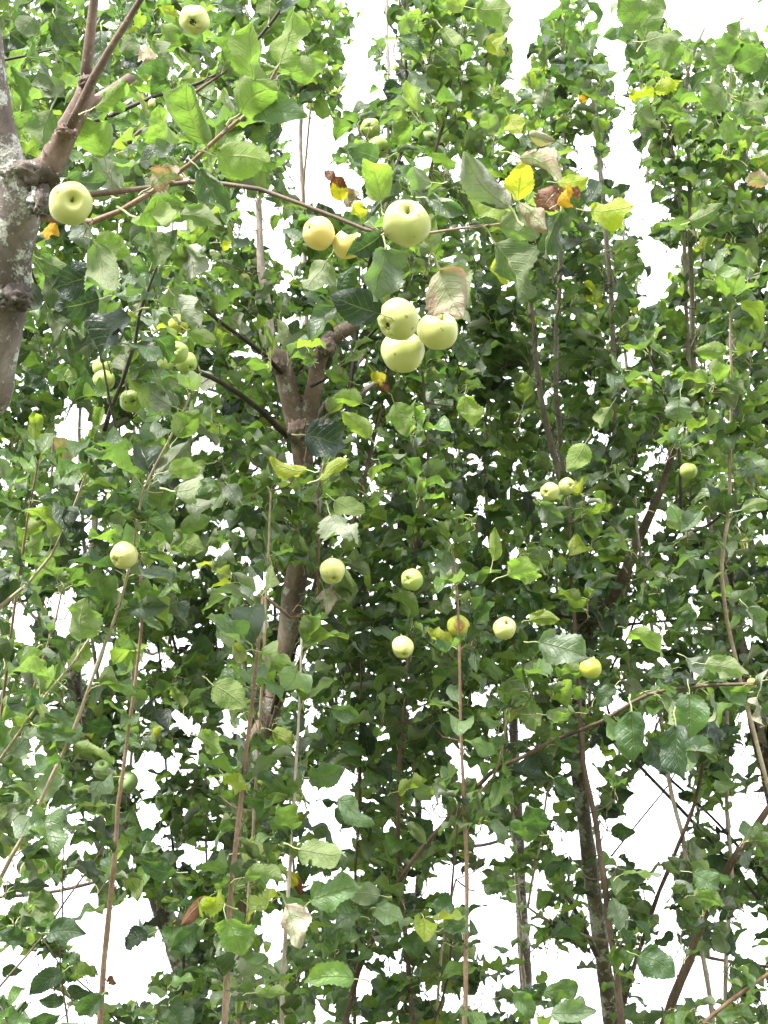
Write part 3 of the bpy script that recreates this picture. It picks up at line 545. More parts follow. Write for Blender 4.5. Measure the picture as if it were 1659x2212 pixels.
def trunk_point(own, z):
    P = TRUNK[own]['P']
    for a, b_ in zip(P, P[1:]):
        if a.z <= z <= b_.z: return a.lerp(b_, (z - a.z) / max(1e-6, b_.z - a.z))
    return P[-1] if z > P[-1].z else P[0]
TO_LOCAL = {k: t['ground'] for k, t in TREES.items()}
for p in PATHS:
    if p['extend']:
        b0 = p['P'][0]; r0 = p['R'][0]; own = p['own']
        hd = (Vector((b0.x, b0.y, 0)) - Vector((TREES[own]['ground'].x, TREES[own]['ground'].y, 0))).length
        # only shoots whose foot lies out of view or inside the foliage are carried back to a limb
        x, y, d = proj(b0)
        z1 = max(.7, b0.z - .35 - hd * .55); q = trunk_point(own, z1)
        mid = q.lerp(b0, .55) - Vector((0, 0, .12 + hd * .1)); q2 = b0 - (p['P'][1] - b0).normalized() * min(.3, (b0 - q).length * .3)
        ok = True
        if y < 2200:
            for s in range(1, 9):
                m = b0.lerp(q, s / 9); mx_, my_, _ = proj(m)
                if ingap(mx_, my_): ok = False
        if ok:
            p['P'] = [q, mid, q2] + p['P']; p['R'] = [r0 * 1.45, r0 * 1.25, r0 * 1.08] + p['R']; p['pre'] = 3
            if y < 2200: p['thin'] = True
        else:
            # short foot to nearest already laid path
            best = None
            for o in PATHS:
                if o is p or o['own'] != own: continue
                for a in o['P']:
                    dd = (a - b0).length
                    if a.z < b0.z and (best is None or dd < best[0]): best = (dd, a)
            if best and best[0] < 1.2:
                p['P'] = [best[1].copy(), best[1].lerp(b0, .5) - Vector((0, 0, .03))] + p['P']; p['R'] = [r0, r0] + p['R']; p['pre'] = 2

NODES = []   # (owner, point, x, y, d) for anchoring twigs
for p in PATHS:
    big = max(p['R']) > .03; o = TREES[p['own']]['obj']; off = TO_LOCAL[p['own']]
    P, Rr = catmull(p['P'], p['R'], .03 if big else .045)
    sd = rnd.uniform(0, 50)
    if not big:   # nodes and small kinks
        for i in range(len(Rr)):
            if i % 2 == 0: Rr[i] *= 1.0 + .16 * rnd.random()
            if i > 0: P[i] = P[i] + Vector((noise.noise(P[i] * 9 + Vector((sd, 0, 0))), noise.noise(P[i] * 9 + Vector((0, sd, 0))), 0)) * Rr[i] * .55
    elif p['name'] == 'trunk' or p['broken']:
        for i in range(len(Rr)): Rr[i] *= 1 + .10 * noise.noise(P[i] * 6 + Vector((sd, 3, 0)))
    V, F = tube(P, Rr, 18 if big else 8 if max(p['R']) > .01 else 6, bumpy=(.21 if p['own'] == 'A' else .15) if big else .06, seed=sd, tip=True)
    if not big:   # buds on alternate sides
        k = 0
        for i in range(1, len(P) - 1):
            if rnd.random() < .55:
                tt = (P[i + 1] - P[i]).normalized(); a = tt.orthogonal().normalized(); a.rotate(Matrix.Rotation(k * 2.4, 3, tt)); k += 1
                r = Rr[i]; c = P[i] + a * r * .75; s_ = max(.0022, r * .42); bs = len(V); sb = tt.cross(a)
                V += [c - tt * s_, c + sb * s_ * .8, c + tt * s_ * 1.3, c - sb * s_ * .8, c + a * s_ * 1.5 + tt * s_ * 1.8]
                F += [(bs, bs + 1, bs + 4), (bs + 1, bs + 2, bs + 4), (bs + 2, bs + 3, bs + 4), (bs + 3, bs, bs + 4)]
    if p['broken']:   # splintered pruned end
        e = P[-1]; tt = (P[-1] - P[-2]).normalized(); a = tt.orthogonal().normalized(); sb = tt.cross(a)
        for q in range(9):
            an = q * .7; dd = a * math.cos(an) + sb * math.sin(an); r = Rr[-1]; bs = len(V)
            c = e + dd * r * .7
            V += [c - sb * r * .25, c + sb * r * .25, c + a * r * .3, c + tt * r * rnd.uniform(.4, 1.3) + dd * r * .25]
            F += [(bs, bs + 1, bs + 3), (bs + 1, bs + 2, bs + 3), (bs + 2, bs, bs + 3)]
    me = mesh_from(p['name'], [v - off for v in V], F, [BK[p['mat']]])
    b_ = link(p['name'], me, o); p['obj'] = b_; p['PP'] = P; p['RR'] = Rr
    for i in range(0, len(P), 2):
        if P[i].z > 1.7:
            x, y, d = proj(P[i])
            if -520 < x < 2200 and -400 < y < 2400: NODES.append((p['own'], P[i], x, y, d))
NX = np.array([(n[2], n[3], n[4]) for n in NODES])

# knots, healed wound and crusty burr on the near trunk
def burr(own, c, r, seed, mat, sq=(1, 1, 1), name='knot'):
    V, F = [], []; nu_, nv_ = 30, 20
    for i in range(nv_ + 1):
        th = math.pi * i / nv_
        for j in range(nu_):
            ph = 2 * math.pi * j / nu_; d = Vector((math.sin(th) * math.cos(ph), math.sin(th) * math.sin(ph), math.cos(th)))
            q = 1 + .35 * noise.noise(d * 2.2 + Vector((seed, 0, 0))) + .38 * noise.noise(d * 5 + Vector((0, seed, 0))) + .25 * noise.noise(d * 12)
            V.append(c + Vector((d.x * sq[0], d.y * sq[1], d.z * sq[2])) * r * q - TO_LOCAL[own])
    for i in range(nv_):
        for j in range(nu_):
            F.append((i * nu_ + j, (i + 1) * nu_ + j, (i + 1) * nu_ + (j + 1) % nu_, i * nu_ + (j + 1) % nu_))
    link(name, mesh_from(name, V, F, [BK[mat]]), TREES[own]['obj'])
burr('A', at(66, 384, 2.38), .036, 2, 'trunk', (1.25, .9, .55)); burr('A', at(30, 372, 2.38), .024, 3, 'trunk', (1.2, .8, .6)); burr('A', at(84, 425, 2.37), .022, 5, 'trunk', (.8, .8, 1.7))
burr('A', at(30, 640, 2.43), .024, 11, 'trunk', (1.3, .9, 1.1))
burr('A', at(144, 285, 2.345), .013, 14, 'limb', (1.2, 1, .8)); burr('A', at(186, 178, 2.33), .012, 15, 'brown')
burr('C', at(600, 790, 4.02), .022, 21, 'limb'); burr('C', at(650, 935, 4.05), .036, 24, 'limb'); burr('C', at(705, 750, 3.97), .024, 27, 'limb')
burr('C', at(655, 1030, 4.05), .030, 31, 'limb', (1, 1, 1.2)); burr('D', at(1262, 1335, 4.55), .030, 33, 'far', (1.1, 1, 1.5))
burr('F', at(1567, 1240, 4.45), .026, 35, 'far', (.9, .9, 1.6))

# ------------------------------------------------------------------ wood and fruit that nothing may hide
keepz = np.zeros((GY, GX))
def keep(mask, z): keepz[mask] = np.maximum(keepz[mask], z)
APPXY = [(152,440,95,2.22),(420,43,64,2.9),(800,277,44,4.0),(816,325,40,4.1),(688,504,72,2.5),(748,530,50,2.52),(878,483,102,2.12),(860,690,92,2.22),(946,724,80,2.27),(870,760,98,2.30),(382,762,54,3.0),(403,788,50,3.1),(221,790,36,3.7),(225,821,46,3.6),(283,866,48,2.9),(268,1200,61,2.7),(718,1234,57,3.0),(890,1252,48,3.3),(870,1398,46,3.25),(990,1352,49,3.5),(1090,1357,44,3.3),(1276,1443,47,3.3),(1188,1062,41,3.55),(1225,1048,30,3.6),(1487,1018,38,3.7),(528,602,18,4.1),(328,224,17,3.4),(277,1690,30,4.0)]
for (x, y, dia, z) in APPXY: keep((XX - x) ** 2 + (YY - y) ** 2 < (dia * .52) ** 2, z)
for pts, z in [([(590,770),(605,745),(640,770),(640,830),(668,800),(690,740),(755,692),(775,725),(722,765),(705,860),(668,950),(672,1000),(625,1000),(600,940),(590,830)],4.2), ([(600,1235),(665,1235),(650,1330),(640,1420),(598,1420)],4.4), ([(560,1490),(610,1490),(590,1590),(545,1590)],4.5),
  ([(425,795),(500,830),(600,910),(615,945),(550,895),(430,820)],4.0), ([(445,660),(520,720),(600,775),(595,795),(500,720)],4.0), ([(1445,975),(1485,975),(1350,1310),(1300,1310)],4.6), ([(1138,640),(1160,640),(1195,860),(1215,1030),(1190,1030),(1160,850)],4.7),
  ([(1195,560),(1218,560),(1214,900),(1196,900)],4.9), ([(1300,470),(1325,470),(1338,760),(1318,760)],4.8), ([(1480,430),(1504,430),(1510,800),(1488,800)],4.6), ([(548,420),(576,420),(580,600),(560,600)],4.3), ([(645,240),(668,240),(672,440),(650,440)],5.0),
  ([(1235,1640),(1285,1640),(1310,1960),(1330,2212),(1295,2212),(1260,1900)],5.0), ([(1105,1900),(1145,1900),(1150,2140),(1115,2140)],5.9), ([(140,1440),(185,1440),(205,1560),(165,1560)],5.2), ([(1620,1560),(1659,1560),(1659,1760),(1640,1700)],4.6), ([(0,320),(190,320),(120,440),(70,600),(50,760),(0,850)],2.6), ([(110,360),(200,160),(300,0),(190,0),(120,240)],2.45)]:
    keep(poly(pts), z)

# ------------------------------------------------------------------ leaves
STN = {k: len(v) for k, v in STY.items()}
def wsel(W): return min((.52, .66, .84), key=lambda q: abs(q - W))
def place_leaf(own, base, D, N, L, sty='flat', W=.74, tone=.5, down=0.1, kind='green', hero=False, k=None, wx=1.0):
    D = D.normalized(); X = D.cross(N).normalized(); Z = X.cross(D)
    M = np.array([[X.x * wx, D.x, Z.x], [X.y * wx, D.y, Z.y], [X.z * wx, D.z, Z.z]]) * L
    tip = base + D * L
    x0, y0, d0 = proj(base); x1, y1, d1 = proj(tip)
    hx = proj(base + D * (L * .5) + X * (L * W * .5)); cx, cy = (x0 + x1) / 2, (y0 + y1) / 2
    ax, ay = (x1 - x0) / 2, (y1 - y0) / 2; bx, by = hx[0] - cx, hx[1] - cy
    det = ax * by - ay * bx
    e = dict(own=own, base=base, M=M, sty=sty, W=wsel(W), k=rnd.randrange(STN[sty]) if k is None else k, tone=min(1, max(0, tone)), down=min(1, max(0, down)), kind=kind,
             rv=rnd.random(), hero=hero, d=(d0 + d1) / 2, size=math.hypot(ax, ay) * 2 + abs(det) ** .5 * .3, vis=(-60 < cx < 1720 and -60 < cy < 2280), c=(cx, cy), ax=(ax, ay, bx, by, det))
    return e
def footprint(e):
    cx, cy = e['c']; ax, ay, bx, by, det = e['ax']
    rx, ry = abs(ax) + abs(bx), abs(ay) + abs(by)
    i0, i1 = max(0, int((cy - ry) // CS)), min(GY, int((cy + ry) // CS) + 1); j0, j1 = max(0, int((cx - rx) // CS)), min(GX, int((cx + rx) // CS) + 1)
    if i0 >= i1 or j0 >= j1 or abs(det) < 1e-6: return None
    dx = XX[i0:i1, j0:j1] - cx; dy = YY[i0:i1, j0:j1] - cy
    u = (dx * by - dy * bx) / det; v = (dy * ax - dx * ay) / det
    return (slice(i0, i1), slice(j0, j1)), (u * u + v * v < .85)
def accept(e, tol=.22):
    fp = footprint(e)
    if fp is None: return True
    sl, m = fp; n = m.sum()
    if n and (keepz[sl][m] > e['d'] - .03).sum() > .06 * n: return False
    if n and gap[sl][m].sum() > tol * n: return False
    return True
def add_leaf(e):
    fp = footprint(e)
    if fp is not None: cover[fp[0]][fp[1]] += 1
    TREES[e['own']]['leaves'].append(e)
    return e
def add_twig(own, a, b_, r0, r1, bend=0.0):
    V, F = TREES[own]['twigs']; m = a.lerp(b_, .5) + Vector((rnd.uniform(-1, 1), rnd.uniform(-1, 1), -.6)) * bend
    off = TO_LOCAL[own]; tube([a - off, m - off, b_ - off], [r0, (r0 + r1) / 2, r1], 4, V, F, tip=False)

# each hero leaf: zone, base x,y, tip x,y, width, side shown (U under / T top), tone, downiness, style, kind, optional distance
H = []
def h(z, *rows):
    for r in rows: H.append((z,) + r)
h('D', (603,140,660,28,.6,'U',.72,.1,'fold'), (625,158,707,140,.7,'U',.62,.1,'flat'), (520,245,612,188,.74,'U',.72,.1,'roll'), (545,240,655,238,.5,'T',.5,.2,'roll'))
h('Z1', (1505,480,1500,125,.68,'U',.74,.0,'flat'), (1225,860,1130,500,.78,'U',.7,.1,'flat'), (1015,890,955,650,.78,'U',.8,0,'flat'), (1020,900,1170,800,.62,'T',.3,.2,'flat'), (1010,1010,900,880,.6,'T',.35,.6,'flat'),
 (620,930,520,690,.78,'U',.7,0,'flat'), (300,650,250,915,.66,'U',.42,0,'flat'), (185,655,60,760,.72,'U',.6,0,'flat'), (710,1110,550,940,.62,'U',.35,.8,'fold'), (730,900,910,920,.6,'T',.15,.4,'flat'),
 (660,1165,500,1110,.55,'U',.6,.2,'roll'), (1140,1250,890,1230,.55,'U',.55,0,'flat'), (1110,1270,1215,1420,.5,'U',.75,0,'curl'), (1290,930,1620,1000,.6,'U',.75,0,'roll'), (1460,800,1659,740,.58,'U',.6,0,'curl'), (800,1290,1110,1380,.58,'U',.75,.1,'roll'),
 (330,110,430,310,.74,'T',.15,.6,'fold'), (200,100,130,240,.85,'U',.3,.2,'flat'), (60,200,180,300,.88,'T',.08,.1,'flat'), (230,190,310,260,.74,'U',.75,0,'flat'), (370,110,470,60,.74,'U',.5,0,'flat'), (600,180,640,450,.58,'T',.2,.5,'flat'),
 (720,230,840,340,.74,'U',.4,.1,'flat'), (740,340,850,440,.74,'T',.05,0,'flat'), (900,250,1040,420,.65,'U',.45,.3,'flat'), (870,260,880,430,.58,'U',.5,.2,'fold','withered'), (960,200,1100,150,.85,'U',.8,0,'flat'), (1075,95,940,80,.58,'U',1,0,'fold','yellowgreen'),
 (900,440,950,540,.74,'U',.95,0,'flat'), (1300,30,1450,90,.74,'T',.3,.5,'flat'), (1200,300,1110,350,.74,'T',.2,.1,'flat'), (1370,150,1280,230,.74,'T',.25,.2,'flat'), (300,420,430,470,.74,'U',.55,0,'flat'), (170,490,330,560,.74,'T',.1,.1,'flat'),
 (190,540,60,520,.74,'U',.55,0,'flat'), (90,60,10,110,.88,'U',.55,.3,'pucker'), (330,60,230,30,.74,'T',.15,.2,'flat'), (100,330,10,230,.8,'T',.08,.1,'flat'), (560,640,790,520,.5,'U',.7,0,'fold'), (830,960,1080,900,.7,'T',.25,.5,'flat'),
 (1180,1000,1350,1240,.6,'T',.3,.4,'roll'), (900,1110,1130,1000,.5,'U',.7,.5,'pucker','withered'), (860,1120,1100,1100,.6,'U',.65,.3,'curl'), (400,1060,640,1080,.58,'T',.3,.6,'flat'), (1430,830,1270,780,.5,'T',.4,.7,'roll'), (1640,700,1600,910,.5,'T',.1,.1,'fold'))
h('Z3', (690,820,965,900,.7,'U',.78,0,'flat'), (590,665,660,915,.75,'T',.3,.9,'fold'), (400,690,300,850,.72,'U',.9,0,'fold','yellow'), (690,850,815,1250,.5,'U',.5,.3,'curl'), (1100,760,1230,1040,.62,'U',.38,0,'flat'), (1340,860,1450,1110,.8,'U',.2,1,'fold'),
 (1270,1230,1480,1470,.66,'U',.3,1,'fold'), (1280,1180,1400,1270,.7,'U',.85,0,'flat'), (940,1370,600,1660,.8,'T',.03,.1,'flat'), (700,1080,400,1190,.74,'T',.05,0,'flat'), (720,1250,420,1340,.74,'T',.06,0,'flat'), (840,1150,700,1320,.74,'T',.04,0,'flat'),
 (660,1400,470,1540,.74,'U',.4,.3,'roll'), (1000,1560,1180,1670,.7,'T',.2,.6,'flat'), (1370,1620,1570,1690,.6,'T',.08,.1,'flat'), (1370,1530,1590,1580,.55,'U',.8,0,'fold'), (1250,2028,970,1890,.6,'U',.3,.8,'flat','green',2.9), (1340,1890,1110,1790,.6,'U',.5,.3,'roll'),
 (1450,1760,1560,1960,.55,'U',.4,.8,'fold'), (500,1860,390,1970,.88,'T',.1,0,'flat'), (200,1780,330,1900,.8,'T',.25,0,'flat'), (0,2010,130,1830,.58,'U',.4,0,'flat'), (1500,1100,1659,1240,.6,'T',.25,.1,'fold'), (1300,640,1659,700,.4,'U',.5,.2,'fold'),
 (1110,620,1400,560,.5,'U',.55,0,'flat'), (250,900,450,1000,.6,'U',.7,.1,'fold'), (260,980,420,1080,.6,'U',.9,0,'flat'), (600,1660,500,1790,.8,'U',.4,.4,'fold'), (700,1090,890,1200,.4,'T',.3,.6,'roll'), (1000,1240,1010,1430,.5,'U',.35,.8,'fold'),
 (820,1840,920,1780,.7,'T',.3,.2,'flat'), (980,1920,930,1850,.74,'T',.2,.2,'flat'), (1520,930,1659,900,.7,'U',.6,0,'flat'), (960,680,1050,770,.74,'T',.3,.8,'fold'))
h('Z2', (600,290,530,50,.58,'U',.82,0,'curl'), (590,40,420,30,.58,'T',.35,.5,'roll'), (370,290,330,130,.58,'U',.9,0,'fold','yellowbrown'), (380,300,520,260,.58,'U',.5,.3,'pucker','withered'), (485,395,445,295,.88,'U',1,0,'flat','green',2.25),
 (320,170,285,90,.6,'T',.2,0,'curl','brown'), (500,425,375,480,.52,'T',.3,.4,'fold','green',2.35), (610,490,410,640,.74,'T',.14,.1,'fold','green',2.15), (630,580,590,890,.9,'T',.42,.95,'fold','green',2.08), (600,960,310,850,.66,'T',.07,0,'flat','green',2.12), (285,640,150,830,.8,'U',.55,.4,'flat'),
 (300,730,390,850,.7,'U',.6,.5,'fold'), (340,920,190,1120,.6,'T',.3,.5,'flat'), (880,590,1050,560,.8,'U',.68,0,'flat'), (960,690,1130,930,.95,'U',.5,.45,'flat','green',2.14), (950,700,1085,985,.9,'U',.6,.5,'roll','withered',2.06), (1060,880,1120,1050,.55,'U',.5,.2,'fold'),
 (880,270,1100,370,.55,'T',.3,.6,'roll'), (880,400,985,470,.74,'U',.6,0,'roll'), (1370,325,1110,10,.55,'U',.3,1,'roll','green',2.15), (1355,345,1110,290,.8,'U',.85,0,'flat','green',2.2), (1420,290,1450,70,.68,'U',1,0,'flat','green',2.2), (1425,30,1659,190,.5,'U',.5,.5,'roll','withered',2.1),
 (1655,220,1540,350,.85,'T',.3,0,'pucker','brown',2.2), (1425,300,1575,470,.6,'U',.6,.3,'roll','withered',2.1), (1300,440,1540,500,.85,'U',.55,.5,'flat','green',2.2), (1280,540,1440,890,.78,'U',.36,.15,'flat','green',2.12), (1290,620,1350,790,.6,'U',.95,0,'flat','green',2.3),
 (1659,380,1590,620,.66,'T',.3,.6,'flat','green',2.2), (1180,960,1290,960,.85,'U',.72,0,'flat'), (1200,740,1320,800,.7,'T',.35,.6,'fold'), (680,610,760,640,.9,'U',.5,.9,'curl'), (770,570,760,680,.5,'U',.6,.5,'fold'), (600,430,530,410,.8,'U',.8,.2,'roll'),
 (700,0,870,-40,.6,'T',.3,.1,'flat'), (1040,1080,1140,1260,.6,'T',.1,.3,'fold'), (900,180,700,170,.5,'U',.5,.3,'curl'), (1010,200,940,260,.6,'T',.2,.3,'fold'), (820,1290,970,1330,.8,'U',.75,0,'flat'), (560,1100,430,1150,.6,'T',.4,.5,'flat'))
h('Z4', (1010,550,1390,540,.78,'U',1,0,'flat','yellowgreen',2.25), (960,480,1100,200,.58,'T',.15,.1,'fold'), (700,280,990,260,.5,'U',1,0,'flat','yellowgreen',2.35), (700,480,860,330,.62,'U',1,0,'pucker','yellow',2.16), (850,330,880,410,.8,'T',.1,0,'curl','brown',2.15), (730,560,630,990,.55,'T',.3,.8,'fold','green',2.18), (1210,395,1380,320,.6,'T',.3,.4,'flat'),
 (1340,990,1450,870,.74,'U',.6,0,'flat'), (1330,1090,1520,1060,.8,'U',.6,0,'flat'), (690,1140,600,1310,.74,'T',.5,1,'flat'), (1080,1640,900,1500,.8,'U',.65,0,'flat'), (1130,1659,1270,1430,.66,'T',.45,0,'fold'), (720,1659,860,1530,.7,'U',.6,0,'fold'), (1130,250,1200,370,.5,'T',.1,.1,'fold'),
 (860,840,670,870,.8,'T',.3,0,'flat'), (770,1060,870,920,.6,'T',.3,0,'flat'), (890,1230,960,1060,.5,'T',.2,.2,'flat'), (800,60,870,160,.7,'T',.2,0,'flat'), (1450,1500,1350,1440,.6,'U',.95,.2,'pucker'), (1540,1659,1620,1420,.6,'T',.3,.2,'fold'))
h('Z5', (750,1350,770,1180,.85,'U',.7,0,'flat'), (740,1200,580,1180,.55,'T',.3,.3,'roll'), (1010,1080,770,1010,.5,'U',.97,0,'roll'), (1090,1140,1290,1020,.5,'U',.92,0,'roll'), (1020,1200,1050,1080,.88,'U',.92,0,'flat'), (880,1150,1000,1090,.6,'U',.9,0,'pucker','yellowgreen'), (970,1290,800,1260,.6,'U',.4,.8,'roll'),
 (1180,1240,1350,1260,.74,'U',.72,0,'flat'), (1160,1370,1290,1580,.88,'U',.6,.8,'pucker'), (1190,1280,1390,1380,.74,'U',.7,0,'flat'), (830,1500,690,1420,.74,'T',.2,.3,'roll'), (590,1310,680,1480,.66,'T',.15,.1,'fold'), (660,1480,700,1640,.66,'T',.25,.3,'fold'), (530,1530,650,1640,.66,'T',.4,.6,'flat'),
 (60,1360,80,1160,.8,'U',.6,0,'flat'), (150,1220,410,1210,.55,'U',.6,.6,'roll'), (220,1290,440,1380,.5,'U',.5,.9,'roll'), (180,1460,400,1400,.7,'U',.6,0,'flat'), (190,1530,350,1600,.8,'U',.78,0,'flat'), (110,1500,210,1640,.66,'U',.4,.6,'fold'), (20,1000,50,830,.8,'U',.7,0,'flat'), (160,870,310,690,.85,'U',.72,0,'fold'),
 (180,690,0,610,.58,'U',.4,.8,'fold'), (300,660,400,740,.6,'U',.5,.6,'roll'), (1000,850,1300,900,.8,'T',.02,0,'flat'), (880,670,1060,650,.55,'T',.06,.1,'flat'), (1420,870,1240,690,.66,'U',.85,0,'fold'), (1370,640,1170,600,.66,'U',.82,0,'fold'), (1290,500,1120,440,.6,'U',.66,0,'fold'), (1440,440,1540,590,.66,'U',.8,0,'fold','yellowbrown'),
 (1480,1010,1659,990,.55,'T',.3,.3,'fold'), (1100,700,1200,790,.7,'T',.35,.7,'flat'), (940,560,1100,600,.5,'T',.35,.5,'flat'), (950,850,890,980,.66,'T',.4,.5,'fold'), (560,730,690,800,.6,'T',.3,.6,'flat'), (100,1090,370,1040,.45,'U',.75,0,'fold'), (1390,760,1330,640,.6,'U',.7,0,'fold'), (1580,640,1659,860,.7,'U',.65,0,'flat'),
 (230,170,430,270,.5,'U',.75,0,'fold'), (240,380,390,400,.66,'T',.05,0,'flat'), (0,470,190,580,.4,'U',.5,.4,'roll'), (640,600,790,640,.55,'U',.6,.2,'roll'), (1150,1120,1260,1170,.5,'T',.3,.1,'fold'))
h('Z6', (200,370,515,420,.62,'T',.5,.9,'fold'), (150,120,20,100,.5,'T',.5,.3,'fold'), (230,160,230,30,.85,'U',.82,0,'flat'), (140,230,330,210,.58,'U',.88,0,'flat'), (290,90,415,140,.5,'T',.5,.7,'fold'), (490,60,520,150,.5,'T',.4,.8,'fold'), (700,10,560,80,.7,'U',.78,0,'flat'),
 (1200,180,1060,300,.55,'T',.3,.2,'flat'), (780,300,990,450,.62,'U',.76,0,'flat'), (1050,540,880,600,.66,'T',.55,.2,'flat'), (800,640,830,780,.85,'T',.3,.1,'fold'), (680,650,550,780,.58,'T',.4,.3,'flat'), (790,810,800,1140,.64,'T',.45,.15,'flat'), (1160,700,1160,985,.85,'T',.5,.2,'flat'), (890,990,1070,1200,.66,'T',.1,0,'fold'), (1070,900,1110,1250,.58,'T',.16,.1,'flat'),
 (1250,850,1370,1000,.85,'T',.08,0,'flat'), (690,1010,590,890,.85,'T',.05,0,'flat'), (1140,470,1275,600,.66,'T',.25,.8,'flat'), (1260,510,1525,540,.5,'U',.6,.3,'fold'), (1530,690,1340,650,.74,'T',.65,0,'fold'), (1530,150,1650,330,.74,'T',.5,.7,'fold'), (1590,720,1560,910,.58,'U',.4,.8,'fold','withered'), (1580,900,1640,940,.88,'U',.6,.1,'flat'),
 (430,820,240,850,.58,'U',.65,.1,'fold'), (90,790,230,900,.7,'U',.66,.1,'fold'), (500,1430,380,1400,.74,'U',.62,0,'flat'), (290,1240,440,1360,.7,'T',.3,.2,'flat'), (150,1540,20,1550,.88,'T',.4,.1,'flat'), (200,1480,120,1340,.7,'T',.4,.2,'flat'), (1380,1000,1430,1090,.8,'T',.3,0,'flat'), (660,1580,800,1570,.66,'T',.15,0,'fold'),
 (640,1320,790,1340,.58,'T',.1,0,'fold'), (600,1420,710,1480,.85,'T',.08,.2,'flat'), (1200,1370,1090,1330,.74,'U',.6,0,'flat'), (1300,1350,1380,1400,.7,'U',.6,0,'flat'), (1180,1590,1290,1570,.7,'U',.7,0,'fold'), (960,780,850,790,.6,'U',.8,0,'flat'), (1010,740,950,700,.7,'U',.8,0,'flat'), (1010,330,1130,300,.7,'U',.7,0,'flat'), (1110,430,1160,560,.6,'U',.75,0,'fold'),
 (820,450,700,560,.5,'U',.6,.3,'fold'), (610,350,660,400,.7,'U',.7,.1,'fold'), (470,640,560,640,.5,'U',.85,.1,'fold'), (1270,400,1380,320,.6,'T',.2,.1,'flat'), (1480,330,1400,420,.6,'T',.4,.6,'fold'), (380,1280,310,1200,.6,'T',.2,.1,'flat'))
h('C5', (975,1020,1030,1195,.92,'T',.78,.25,'flat'), (970,960,820,905,.6,'U',.9,0,'pucker','yellowgreen'), (900,930,790,1030,.66,'U',.6,0,'roll','brown'), (810,1010,755,1065,.6,'T',.2,0,'curl','brown'), (1235,960,1300,1130,.78,'U',.85,.7,'fold','withered'), (1230,820,1315,910,.5,'U',.9,0,'fold','yellowbrown'), (1060,840,1250,820,.5,'U',.6,.1,'fold'),
 (1040,740,1165,720,.85,'U',.9,.3,'pucker','yellowgreen'), (1025,720,1060,640,.66,'U',.85,0,'fold'), (960,430,1105,415,.66,'U',.9,.2,'pucker','yellowgreen'), (1530,1280,1310,1270,.55,'T',.8,.1,'flat'), (1290,720,1500,765,.58,'U',.6,.1,'fold'), (1130,1390,1065,1300,.7,'T',.7,.1,'flat'), (1100,1340,1255,1340,.5,'U',.7,0,'fold'),
 (1020,880,910,850,.74,'T',.6,.2,'flat'), (1260,640,1230,480,.66,'U',.62,0,'fold'), (1180,520,1050,490,.6,'T',.5,.2,'fold'), (1460,500,1630,600,.55,'T',.5,.3,'flat'), (1430,110,1560,160,.6,'T',.5,.4,'fold'), (1340,410,1480,380,.7,'T',.5,.3,'fold'), (850,230,1000,270,.66,'U',.66,0,'fold'), (920,10,1065,110,.74,'U',.62,0,'flat'), (1180,210,1290,240,.66,'U',.9,0,'pucker'),
 (540,150,625,180,.74,'U',1,0,'fold','yellowgreen'), (170,190,330,225,.5,'T',.55,.2,'fold'), (280,75,420,80,.5,'U',.6,.1,'fold'), (480,190,380,180,.85,'T',.4,.1,'flat'), (110,10,210,90,.7,'U',.72,0,'fold'), (510,560,400,560,.66,'U',.6,0,'fold'), (485,750,575,700,.88,'T',.4,.5,'fold'), (430,890,510,900,.7,'T',.45,.4,'flat'),
 (0,380,90,390,.74,'U',.85,.2,'pucker'), (40,440,140,520,.74,'T',.35,.4,'pucker'), (110,640,30,660,.88,'U',.6,.5,'pucker'), (210,1080,405,1070,.58,'T',.25,.2,'flat'), (235,990,180,880,.74,'U',.45,.1,'flat'), (200,1060,100,980,.66,'T',.35,.2,'flat'), (190,1105,80,1130,.6,'T',.25,.2,'flat'), (110,1120,0,1060,.66,'T',.25,.1,'flat'), (260,1260,370,1250,.74,'T',.38,.1,'flat'),
 (270,1250,140,1320,.58,'T',.2,.1,'flat'), (280,1370,170,1370,.58,'T',.25,.1,'flat'), (440,1350,320,1460,.58,'T',.4,.3,'flat'), (-10,1380,80,1410,.66,'T',.3,.2,'flat'), (130,1475,260,1455,.58,'T',.3,.1,'flat'), (10,1250,110,1230,.58,'T',.25,.1,'flat'), (465,1275,512,1295,.66,'T',.1,0,'flat','brown'), (860,1050,740,1130,.66,'T',.42,.2,'fold'), (910,1160,840,1190,.88,'T',.08,0,'flat'),
 (640,1090,515,1140,.55,'T',.1,.1,'flat'), (60,930,20,860,.7,'T',.3,.2,'flat'), (170,780,110,740,.8,'T',.35,.4,'flat'), (560,610,610,680,.66,'U',.5,0,'flat'), (1100,980,1210,930,.66,'U',.6,.1,'flat'), (760,820,610,770,.58,'T',.35,.1,'flat'), (1440,960,1350,850,.6,'T',.5,.2,'flat'), (1640,920,1480,900,.6,'U',.4,.3,'flat'), (1350,940,1540,830,.6,'T',.6,.2,'flat'), (1370,1010,1430,990,.7,'U',.6,.1,'flat'), (290,1320,400,1340,.5,'T',.2,.1,'flat'))
